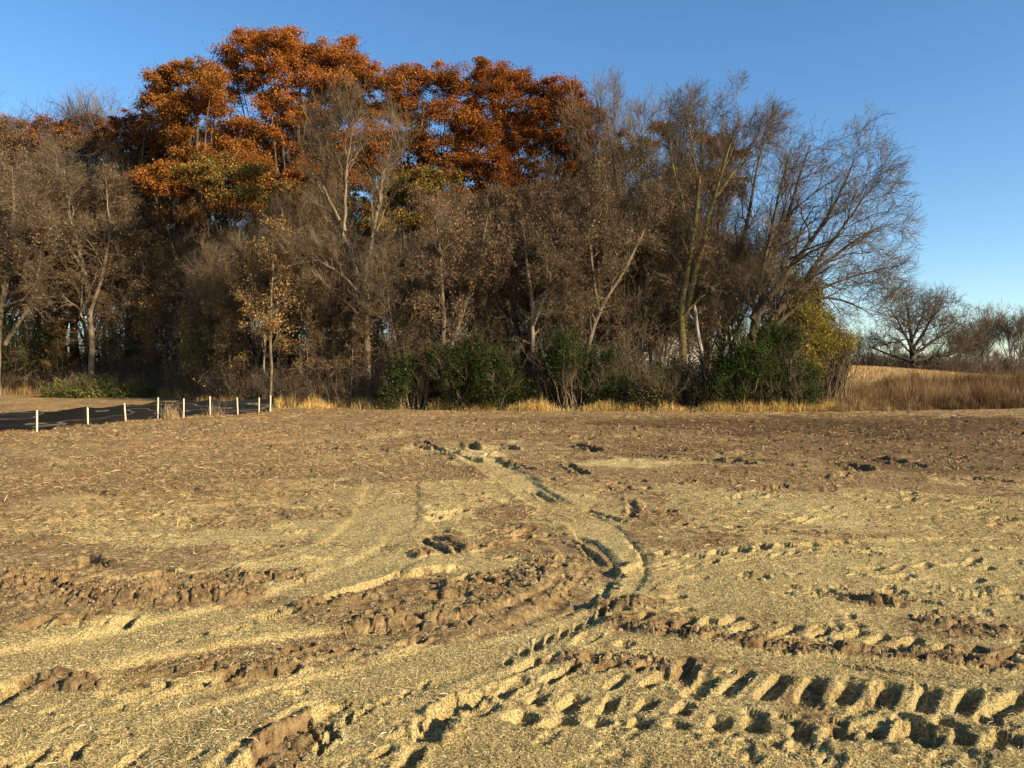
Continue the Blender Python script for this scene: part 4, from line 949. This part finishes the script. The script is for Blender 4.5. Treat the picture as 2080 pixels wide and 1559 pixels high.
hero("bare_tree", "dark bare tree between the twin-trunked tree and the sweeping one", "bare tree", 1455, 51,
  [([(1455,830),(1470,680),(1490,560),(1510,450),(1540,340),(1550,270)], [.24,.2,.17,.13,.08,.03]),
   ([(1470,680),(1500,600),(1560,520),(1590,440),(1610,380)], [.13,.12,.09,.06,.02]),
   ([(1480,600),(1460,480),(1470,380),(1490,300)], [.13,.11,.08,.03])],
  303, M_BARK, M_TWIG, L1=3.3, K=(11,7,5,4), ang=(34,34,36,38), trop=.08, bias=(.08,0,.05))
hero("bare_tree", "forked grey bare tree before the oaks with a pale dead limb pointing left", "bare tree", 750, 46.8,
  [([(750,830),(748,700),(740,600),(715,510),(690,450),(655,380),(625,330)], [.26,.22,.19,.16,.13,.08,.03]),
   ([(738,600),(755,500),(775,400),(790,320),(800,260)], [.15,.13,.1,.06,.02]),
   ([(700,470),(705,380),(712,300),(720,235)], [.11,.09,.06,.02]),
   ([(690,450),(660,400),(650,330),(660,260)], [.1,.08,.05,.02]),
   ([(740,610),(700,560),(650,530),(600,520)], [.1,.08,.05,.02])],
  304, M_BARKG, M_TWIG, L1=3.1, K=(10,7,5,4), ang=(32,34,36,38), trop=.07, tw=.010, bias=(-.05,-.05,.08))
hero("leaning_tree", "grey trunk leaning right in the wood above the dark green bushes", "bare tree", 1185, 46.2,
  [([(1180,830),(1192,690),(1215,630),(1250,580),(1275,540),(1300,490),(1320,420)], [.17,.16,.14,.12,.10,.07,.03]),
   ([(1215,630),(1200,540),(1190,460),(1210,380)], [.10,.08,.06,.02])],
  305, M_BARKG, M_TWIG, L1=2.3, K=(9,8,7,5), ang=(40,38,38,40), trop=.03, leaf=[dict(n=6000, s=.07, c=TAN, d=.9, e=2)])
hero("forked_tree", "brown leaning forked trunk behind the middle green bush, hung with dry leaves", "dry-leaved tree", 930, 46.5,
  [([(905,830),(900,720),(905,640),(900,560),(890,480),(880,420)], [.17,.16,.14,.12,.09,.03]),
   ([(905,740),(925,660),(950,590),(975,520),(990,440),(1000,390)], [.15,.14,.12,.10,.07,.03])],
  306, M_BARKG, M_TWIG, L1=2.4, K=(10,8,7,5), ang=(42,40,40,40), trop=.01, leaf=[dict(n=9000, s=.07, c=TAN+[(.28,.14,.07)], d=1.0, e=2.1)], wob=.2)
hero("draped_tree", "slim trunk hung with tan vines and dry leaves between the two green bushes", "dry-leaved tree", 1075, 46,
  [([(1078,830),(1075,740),(1085,650),(1068,560),(1055,480),(1040,400)], [.17,.16,.14,.11,.08,.03]),
   ([(1083,660),(1110,590),(1125,500),(1140,430)], [.1,.09,.06,.02])],
  307, M_BARKG, M_TWIG, L1=2.3, K=(10,8,7,5), ang=(45,42,42,42), trop=-.01, leaf=[dict(n=9500, s=.07, c=TAN, d=1.1, e=2.2)], wob=.2)
hero("bare_tree", "grey trunked tree with spreading dry twigs behind the olive bush at the left", "bare tree", 185, 54,
  [([(182,820),(185,730),(180,620),(165,520),(140,430),(130,340)], [.24,.2,.18,.14,.1,.03]),
   ([(182,640),(210,560),(225,460),(220,380)], [.13,.11,.07,.03]),
   ([(175,560),(130,480),(90,430),(70,400)], [.11,.09,.06,.02])],
  308, M_BARKG, M_TWIG, L1=3.1, K=(11,8,7,5), ang=(42,40,38,40), trop=.02, leaf=[dict(n=9000, s=.085, c=TAN, d=.8, e=1.9)], wob=.19)
hero("bare_tree", "thick grey trunk standing at the left edge of the photograph", "bare tree", 8, 53,
  [([(-5,820),(5,720),(18,620),(22,500),(30,400),(25,340)], [.30,.26,.22,.17,.11,.03]),
   ([(10,700),(60,620),(85,520),(80,430)], [.13,.11,.07,.03]), ([(18,600),(-30,520),(-60,420),(-70,330)], [.15,.12,.08,.03])],
  309, M_BARKG, M_TWIG, L1=3.2, K=(11,8,7,5), ang=(40,38,38,40), trop=.04, leaf=[dict(n=7000, s=.085, c=TAN, d=.8, e=1.9)], wob=.17)
hero("bare_tree", "tall thin-twigged bare tree just right of the dark red oak", "bare tree", 1260, 54,
  [([(1260,830),(1255,680),(1250,540),(1255,400),(1240,300),(1235,230)], [.22,.2,.17,.13,.08,.02]),
   ([(1255,600),(1290,480),(1300,360),(1300,250)], [.14,.11,.07,.02]), ([(1252,540),(1225,430),(1205,330),(1215,260)], [.12,.1,.06,.02])],
  310, M_BARKG, M_TWIG, L1=3.8, K=(10,7,5,4), ang=(30,32,34,36), trop=.09, leaf=[dict(n=5000, s=.08, c=TAN, d=.4, e=1.6, zr=(.2,.72))])
hero("sapling", "golden-leaved young tree with twin pale stems at the end of the black fence", "young tree", 545, 46.5,
  [([(547,830),(548,740),(546,650),(552,560),(550,480)], [.095,.085,.075,.05,.02]), ([(538,830),(536,740),(532,660),(520,590),(505,520)], [.07,.065,.055,.035,.02])],
  311, M_BARKG, M_TWIG, L1=1.9, K=(16,8,5,0), ang=(55,45,42,40), trop=.03, leaf=[dict(n=6500, s=.085, c=GOLD, j=.12, e=1.4)], tmin=.32)
hero("bare_tree", "short broken mottled pale trunk in front of the twin-trunked bare tree", "bare tree", 1420, 46.5,
  [([(1427,830),(1426,740),(1419,680),(1412,640),(1409,622)], [.13,.12,.12,.12,.10])],
  312, M_PALE, M_TWIG, L1=1.0, K=(5,5,4,0), ang=(60,45,42,40), trop=.03, tmin=.4)

# ---- rows of woodland trees
R_ = random.Random(12)
def row(keys, pxs, d, hpy, label, cat, group, dj=1.5, pj=14, base_h=None):
    for i, px in enumerate(pxs):
        p = px + R_.uniform(-pj, pj); dd = (edge_d(p) + d) + R_.uniform(-dj, dj); k = keys[i % len(keys)] if R_.random() < .6 else R_.choice(keys)
        Hn = {'tan1':13.5,'tan2':14,'tan3':12.5,'rust':15,'olive':14,'bare1':16,'bare2':17,'bare3':15,'sapg':8.5,'sapr':8.5,'sapb':7}[k]
        py = np.interp(p, [h[0] for h in hpy], [h[1] for h in hpy]) + R_.uniform(-22, 22)
        want = wz(py, dd) - float(gz(wx(p, dd), dd))
        z = ZONES[int(np.searchsorted(ZX, p))]; dw = "at the front edge" if d < 3 else ("a few steps inside the wood" if d < 9 else "deep inside the wood")
        mk(k, at(p, dd), "%s %s, %s" % (label[k[:3]], dw, z), cat[k[:3]], "%s %s, %s" % (group[k[:3]], dw, z), want/(Hn*1.05), R_.uniform(0, 6.28))
LB = {'tan': "tan dry-leaved tree", 'rus': "rusty-leaved tree", 'oli': "olive-leaved tree", 'bar': "brown-grey bare tree", 'sap': "thin sapling"}
CT = {'tan': "dry-leaved tree", 'rus': "rusty tree", 'oli': "olive tree", 'bar': "bare tree", 'sap': "sapling"}
GP = {'tan': "dry-leaved trees", 'rus': "rusty trees", 'oli': "olive trees", 'bar': "bare trees", 'sap': "saplings"}
ZX = [0, 300, 560, 780, 1040, 1240, 1440]
ZONES = ["beyond the left edge", "behind the olive bush", "behind the black fence", "around the forked grey tree", "above the wide green bush", "above the pointed green bush", "near the white house", "above the rightmost green bush"]
sky1 = [(-200,330),(0,345),(120,360),(200,370),(300,460),(400,480),(520,450),(640,440),(760,450),(900,480),(1000,470),(1100,440),(1200,400),(1300,410),(1400,430),(1520,450)]
row(["tan1","tan2","bare1","tan3","bare3"], [q for q in range(-130, 1500, 80) if not 1225 < q < 1430], 2.6, [(a, b+45) for a, b in sky1], LB, CT, GP)
row(["tan2","bare2","tan3","rust"], [q for q in range(-170, 1480, 84) if not 1240 < q < 1420], 6.5, sky1, LB, CT, GP)
row(["bare1","rust","tan1","bare3","rust","olive"], range(-200, 1500, 84), 11, [(a, b-20 if a > 1150 or a < 250 else b-40) for a, b in sky1], LB, CT, GP)
row(["bare3","bare2","tan2"], range(-260, 1560, 84), 17, [(a, b+20) for a, b in sky1], LB, CT, GP)
row(["bare2","tan1","bare3"], range(-300, 1500, 80), 24, [(a, b+40) for a, b in sky1], LB, CT, GP)
# thin high crowns over the skyline on the left and right
for p, py, dd, k in [(165,240,70,"bare2"),(235,255,72,"bare1"),(-20,275,70,"bare2"),(260,250,70,"bare3"),(1215,250,62,"bare2"),(1290,270,60,"bare3"),(1340,240,62,"bare1")]:
    h = {'bare1':16,'bare2':17,'bare3':15}[k]; want = wz(py, dd)-float(gz(wx(p, dd), dd))
    mk(k, at(p, dd), "bare tree whose twigs top the skyline %s" % {165:"over the small orange oak at left",235:"just right of the small orange oak",-20:"at the left edge",260:"beside the small rusty oak",1215:"behind the dark red oak",1290:"right of the dark red oak",1340:"behind the twin-trunked tree"}[p], "bare tree", "bare crowns above the skyline", want/(h*1.05), R_.uniform(0, 6.28))
row(["sapb","sapr","sapb","sapg"], [70, 300, 375, 410, 470, 620, 665, 700, 820, 860, 240, 130, 20], .4, [(-100,640),(300,600),(400,580),(700,610),(900,640)], LB, CT, GP, .8, 10)
row(["sapr","sapg","sapb"], [280, 340, 420, 470, 610, 720, 780, 840, 880, 60], 2.0, [(-100,560),(300,520),(400,520),(700,570),(900,620)], LB, CT, GP, .8, 10)

for p, d_k, k, t in [(1262,5,"tan1",520),(1345,6.5,"bare3",470),(1400,5,"sapb",600),(1300,8,"sapb",590)]:
    dd = edge_d(p)+d_k; hh = wz(t, dd)-float(gz(wx(p, dd), dd))
    mk(k, at(p, dd), "thin %s standing %s the white house" % ({'t':"tan-leaved tree",'b':"bare tree",'s':"dry sapling"}[k[0]], {1262:"before the left end of",1345:"before the middle of",1400:"close to the right end of",1300:"left of the middle of"}[p]), "tree", None, hh/{'tan1':13.5,'bare3':15,'sapb':7}[k], p*.1)
# ---- bushes
def bush(name, label, cat, px, d, lobes, seed, cols, wts=None, nper=1.0, size=.07, stems=10, group=None):
    rng = np.random.default_rng(seed); bx, by, bz = at(px, d); lf = []; Lc = []
    lobes = list(lobes) + [(a+b_*math.cos(t_)*1.05, b-c_*math.sin(t_)*1.1, b_*q_, c_*q_*1.2) for (a, b, b_, c_) in lobes for t_, q_ in [(rng.uniform(0, 3.14), rng.uniform(.25, .5))]]
    for (lx, ly, rx, ry) in lobes:
        dd = rng.uniform(-.6, 1.2); dist = d+dd; lx += rng.normal(0, 5); ly += rng.normal(0, 5); Lc.append((np.array([wx(lx, dist)-bx, dd, wz(ly, dist)-bz]), np.array([rx/F*d, (rx+ry)/2/F*d, ry/F*d])))
    PL, RL = [], []
    for c, r_ in Lc:
        for _ in range(stems):
            e = c + rng.normal(0, .6, 3)*r_; s0 = np.array([c[0]*.6+rng.normal(0, .3), c[1]*.4, 0]); m = s0*.5+e*.5+np.array([0, 0, .2])
            p, rr_ = resample([s0, m, e], [.035, .025, .008], 7, rng, .12); PL.append(p); RL.append(rr_)
    PL, RL = np.array(PL), np.array(RL); st = [tubes(PL, RL, 4)]
    P2, R2 = spawn(PL, RL, rng, 7, .3, 42, 1.0, 4, .2, .06, .6, .4, .2, None, .006); st.append(tubes(P2, R2, 3)); P3, R3 = spawn(P2, R2, rng, 4, .3, 40, .5, 3, .2, .06, .6, .4, .2, None, .005)
    for c, r_ in Lc:
        area = (r_[0]*r_[1]+r_[0]*r_[2]+r_[1]*r_[2]); ncl = int(27*nper*area)
        cc = c + nrm(rng.normal(size=(ncl, 3)))*(rng.random(ncl)**.42)[:, None]*r_*(1.08+.30*np.clip(rng.normal(0,.7,(ncl,1)),-1.2,1.6)); cc[:, 2] = np.maximum(cc[:, 2], .1)
        n = 42; pts = np.repeat(cc, n, 0) + rng.normal(size=(ncl*n, 3))*np.repeat(rng.uniform(.07, .27, ncl), n)[:, None]*np.array([1,1,1.25]); pts[:, 2] = np.abs(pts[:, 2])
        v, q, col = leafquads(rng, pts, size, cols, wts, 0, 1.5, .2, 1.2)
        tone = np.repeat(np.repeat(rng.normal(1, .22, ncl), n), 4)[:, None]; lf.append((v, q, np.clip(col*tone, .004, .9)))
    return finish(name, (bx, by, bz), label, cat, group, st, [tubes(P3, R3, 3)], lf, M_TWIG, M_TWIG, partnames=("stems", "twigs", "foliage"))
bush("green_bush", "wide dark green bush left of the middle of the wood's foot", "bush", 985, 44.6, [(925,765,36,50),(965,750,42,60),(1010,765,44,50),(1050,770,34,46),(990,790,70,34),(900,745,26,34)], 401, GRN, [.3,.3,.2,.12,.08])
bush("green_bush", "dark green bush with a pointed top beside the draped trunk", "bush", 1150, 44.8, [(1120,730,34,46),(1150,715,28,40),(1180,745,40,48),(1150,780,60,36),(1220,770,38,40),(1105,780,30,36),(1255,790,28,26)], 402, GRN, [.35,.25,.3,.04,.06])
bush("green_bush", "big dark green bush at the right end of the wood", "bush", 1550, 43.6, [(1480,760,40,50),(1530,735,46,56),(1590,730,44,54),(1620,760,36,48),(1550,790,80,36),(1490,795,40,30),(1645,790,22,30),(1600,690,30,22)], 403, GRN, [.3,.35,.2,.1,.05], nper=1.1)
bush("green_bush", "narrow green bush near the reddish trunk, left of the wide one", "bush", 815, 45, [(805,770,30,44),(845,790,30,34),(790,800,26,26),(825,750,22,30)], 404, GRN, [.25,.25,.25,.1,.15], nper=.8)
bush("green_bush", "grey-green thin bush in front of the white house", "bush", 1385, 44.2, [(1345,785,36,34),(1390,775,34,40),(1420,790,30,34),(1300,795,30,26)], 405, GRN+TAN[:2], [.2,.2,.1,.1,.1,.2,.1], nper=.6)
bush("bramble", "tan leafless bramble tangle screening the white house", "bush", 1320, 45.8, [(1255,735,30,60),(1300,745,34,56),(1345,740,32,56),(1390,755,30,50),(1280,780,50,36),(1365,785,50,36)], 409, TAN, None, nper=.22, size=.06, stems=11)
bush("olive_bush", "low yellow-green bush behind the black fence at the left", "bush", 190, 52.5, [(130,795,30,18),(175,790,36,22),(215,792,36,20),(255,798,28,18),(290,803,22,12)], 406, [(.15,.17,.035), (.20,.21,.045), (.10,.11,.03), (.26,.22,.07)], None, nper=1.2, size=.085)
bush("yellow_bush", "yellow-leaved bush at the right tip of the wood", "bush", 1665, 47, [(1650,700,28,34),(1682,700,26,36),(1660,655,28,30),(1698,722,18,26),(1635,735,30,30),(1640,650,26,26),(1700,680,18,24),(1712,705,12,20)], 407, [(.31,.235,.036), (.23,.18,.032), (.17,.155,.035), (.38,.27,.05)], None, nper=.9)
bush("yellow_tree", "small yellow-green tree seen through the sweeping limbs at the right", "small tree", 1615, 52, [(1600,560,30,26),(1630,580,32,28),(1590,600,36,26),(1640,620,30,24),(1600,640,40,26),(1575,570,24,20),(1660,600,24,24),(1670,640,24,24),(1620,610,30,24)], 408, [(.28,.22,.04), (.20,.17,.035), (.36,.27,.06)], None, nper=.7)
for i, (p, t, w, lb) in enumerate([(60,690,50,"dark green undergrowth bush behind the thick left-edge trunk"),(270,660,44,"dark green undergrowth bush behind the olive bush, in deep shade"),(420,720,40,"low green undergrowth bush behind the black fence's middle"),
                            (690,750,34,"small dark green bush left of the forked grey tree's foot")]):
    bush("shade_bush", lb, "bush", p, edge_d(p)+1.5, [(p, t, w, 40), (p+w*.7, t+40, w*.8, 40), (p-w*.7, t+45, w*.8, 36)], 420+i, [(.04,.07,.02), (.06,.085,.025), (.10,.09,.03)], None, nper=.45)

# ---- thicket of thin stems at the foot of the wood
def thicket(name, label, px0, px1, n, dd, h0, h1, seed, leafn=0, cols=TAN, mat=None):
    r = np.random.default_rng(seed); px = r.uniform(px0, px1, n); d = edge_d(px)+r.uniform(dd[0], dd[1], n); x = wx(px, d); z = H_at(x, d)
    h = r.uniform(h0, h1, n)*(1+.5*fbm(x*.5, d*.5, 2, seed)); a = r.uniform(0, 6.28, n); l = np.abs(r.normal(.2, .2, n))*h
    P = np.stack([np.stack([x+np.cos(a)*l*(t**1.6)+r.normal(0, .04, n), d+np.sin(a)*l*(t**1.6)+r.normal(0, .04, n), z-.05+h*t*(1-.12*t)], -1) for t in (0, .3, .65, 1)], 1)
    R = r.uniform(.006, .016, n)[:, None]*(1+.12*h)[:, None]*np.array([1, .8, .6, .35])[None]
    P2, R2 = spawn(P, R, r, 6, .25, 38, .75, 4, .2, .03, .7, .5, .3, None, .005)
    P3, R3 = spawn(P2, R2, r, 2, .25, 38, .4, 3, .2, .03, .7, .5, .3, None, .004)
    v, q = join([tubes(P, R, 3), tubes(P2, R2, 3), tubes(P3, R3, 3)])
    if leafn:
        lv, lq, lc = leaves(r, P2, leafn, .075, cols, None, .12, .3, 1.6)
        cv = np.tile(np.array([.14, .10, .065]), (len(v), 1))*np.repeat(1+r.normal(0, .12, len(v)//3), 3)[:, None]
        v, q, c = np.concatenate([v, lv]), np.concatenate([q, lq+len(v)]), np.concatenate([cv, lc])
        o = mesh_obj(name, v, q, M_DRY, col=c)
    tag(o, label, "undergrowth", kind="stuff"); return o
thicket("undergrowth", "brown brushy undergrowth at the foot of the wood's left half", -220, 900, 4200, (-.3, 5), .8, 2.4, 501, 16000, TAN+[(.28,.12,.05),(.14,.13,.04)])
thicket("undergrowth", "tangled tan undergrowth around the green bushes at the wood's right half", 860, 1640, 4200, (.1, 5), .7, 2.5, 502, 12000, TAN+[(.14,.13,.04)])
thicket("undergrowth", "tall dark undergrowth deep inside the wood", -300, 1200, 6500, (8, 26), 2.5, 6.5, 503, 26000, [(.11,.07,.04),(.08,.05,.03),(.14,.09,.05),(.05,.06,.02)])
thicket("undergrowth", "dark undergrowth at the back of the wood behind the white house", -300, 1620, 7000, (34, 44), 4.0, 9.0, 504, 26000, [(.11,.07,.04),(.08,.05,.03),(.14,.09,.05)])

# ------------------------------------------------------------------ white house behind the wood
def house():
    hx, hy = wx(1318, 64), 64; z0 = float(gz(hx, hy)) - .1
    root = empty("white_house", (hx, hy, z0)); tag(root, "white-walled house glimpsed through the bare trees behind the dark green bushes", "house")
    MW = plain_mat("white_siding", (.80, .80, .78), .6, .3, .3, 3, .04); MR = plain_mat("grey_shingles", (.16, .15, .15), .9, .2, .5, 8, .3); MG = plain_mat("window_glass", (.05, .06, .08), .1, .6); MT = plain_mat("white_trim", (.82, .82, .8), .5, .3)
    W, D, Hh = 4.3, 4.0, 5.6
    def boxv(x0, x1, y0, y1, z0_, z1): return np.array([(x,y,z) for z in (z0_,z1) for x,y in ((x0,y0),(x1,y0),(x1,y1),(x0,y1))], float), np.array([(0,3,2,1),(4,5,6,7),(0,1,5,4),(1,2,6,5),(2,3,7,6),(3,0,4,7)])
    v, q = boxv(-W, W, 0, 2*D, 0, Hh); mesh_obj("wall", v, q, MW, root)
    v2 = np.array([(-W,0,Hh),(-W,2*D,Hh),(-W,D,Hh+2.1),(W,0,Hh),(W,2*D,Hh),(W,D,Hh+2.1)], float); mesh_obj("gable", np.vstack([v2]), np.array([(0,2,1),(3,4,5)]), MW, root)
    e = .45; rz_ = 2.1/D*e
    rv = []; 
    for s in (-1, 1):
        for (yy, zz) in ((D + s*(D+e), Hh-rz_), (D, Hh+2.1)):
            for t in (0, .16):
                rv += [(-W-e, yy, zz+.02+t), (W+e, yy, zz+.02+t)]
    rv = np.array(rv); rq = []
    for b in (0, 8): rq += [(b,b+1,b+5,b+4),(b+2,b+6,b+7,b+3),(b,b+2,b+3,b+1),(b,b+4,b+6,b+2),(b+1,b+3,b+7,b+5)]
    mesh_obj("roof", rv, np.array(rq), MR, root)
    for x in (-2.9, 0, 2.9):
        for z in (1.0, 3.7):
            v, q = boxv(x-.55, x+.55, -.05, -.004, z, z+1.3); w = mesh_obj("window", v, q, MT, root)
            v, q = boxv(x-.45, x+.45, -.06, -.052, z+.1, z+1.2); mesh_obj("pane", v, q, MG, w)
house()

# ------------------------------------------------------------------ distant trees at the right
def far_tree(name, label, cat, group, px, d, stems, seed, mt, mw, **kw):
    rng = np.random.default_rng(seed); S, loc = px_stems(px, d, stems, rng, 4); return stems_tree(name, loc, label, cat, group, S, seed, mt, mw, **kw)
far_tree("gnarled_oak", "wide gnarled dark bare oak standing alone beyond the slope at the right", "bare tree", None, 1850, 104,
  [([(1850,775),(1852,720),(1850,680),(1845,640),(1838,615)], [0.37,0.31,0.26,0.19,0.06]), ([(1852,715),(1830,670),(1815,640),(1800,625)], [0.20,0.16,0.11,0.04]),
   ([(1855,710),(1880,670),(1900,640),(1915,612)], [0.22,0.17,0.12,0.04]), ([(1855,720),(1900,690),(1940,665),(1965,650)], [0.22,0.17,0.12,0.04]), ([(1850,735),(1810,722),(1780,710),(1762,700)], [0.19,0.15,0.10,0.04]),
   ([(1855,735),(1900,725),(1940,715),(1980,690)], [0.19,0.15,0.11,0.04]), ([(1852,690),(1870,650),(1880,625),(1878,608)], [0.17,0.14,0.10,0.04]), ([(1855,745),(1900,745),(1950,740),(1985,725)], [0.15,0.12,0.09,0.03])],
  601, M_TWIGD, M_BARK, L1=4.2, K=(11,7,5,4), ang=(45,42,42,42), trop=.05, tw=.018, wob=.3, tmin=.2)
for px, d, w, hp, lb in [(1995,120,.10,650,"slender white-trunked tree beyond the slope, just right of the gnarled oak"),(2006,124,.09,665,"second slender white trunk close behind the first, right of the gnarled oak"),(2074,118,.14,655,"white-trunked tree at the right edge of the photograph"),(2050,122,.12,660,"pale leaning tree with a fan of light twigs near the right edge")]:
    ln = -25 if px == 2050 else 0
    far_tree("pale_tree", lb, "white-trunked tree", None, px, d, [([(px-ln,775),(px,715),(px+2+ln*.3,hp)], [w*1.4, w, .03]), ([(px,725),(px+14,690),(px+24,665)], [w*.8, w*.5, .02]), ([(px,735),(px-16,700),(px-24,680)], [w*.8, w*.5, .02])],
             610+px, M_PALE, M_BARKG, L1=3.6, K=(10,7,6,0), ang=(32,32,34,36), trop=.08, tw=.02)
proto("farb", P_bare(701, 12, K=(10,6,5,4), L1=3.6, mw=M_TWIG, tmin=.12, ang=(44,40,40,40), mt=M_BARKG))
proto("farc", P_bare(702, 12, K=(10,7,6,4), L1=3.6, mw=M_TWIG, tmin=.12, ang=(40,40,40,40)))
R2_ = random.Random(5)
for i in range(36):
    p = 1655 + i*19 + R2_.uniform(-10, 10); d = R2_.uniform(108, 150)
    py = np.interp(p, [1650,1720,1780,1850,1950,2000,2020,2080,2300], [640,665,690,690,668,655,700,665,660]) + R2_.uniform(0, 38)
    k = R2_.choice(["farb","farb","farc"]); want = wz(py, d)-float(gz(wx(p, d), d))
    mk(k, at(p, d), "brown bare tree in the distant hedge beyond the slope at the right", "bare tree", "bare trees in the distant hedge", want/12.4, R2_.uniform(0, 6.28))
r = np.random.default_rng(88); n = 3000
px = r.uniform(1640, 2350, n); d = r.uniform(106, 135, n); x = wx(px, d); z = H_at(x, d); h = r.uniform(1.0, 3.8, n)
P = np.stack([np.stack([x+r.normal(0, .25*t+.01, n)*h*.4, d+0*x, z+h*t], -1) for t in (0, .4, 1)], 1)
P2, R2q = spawn(P, np.full((n, 3), .03), r, 7, .15, 40, 1.5, 4, .2, .03, .8, .5, .3, None, .014)
v, q = join([tubes(P, np.full((n, 3), .035), 3), tubes(P2, R2q, 3)])
cv = np.tile(np.array([.15, .112, .078]), (len(v), 1)); o = mesh_obj("hedge_brush", v, q, M_DRY, col=cv)
tag(o, "dark brown brush filling the distant hedge beyond the slope", "undergrowth", kind="stuff")
print("verts", sum(len(o.data.vertices) for o in bpy.data.objects if o.type == 'MESH'), "objs", len(bpy.data.objects))
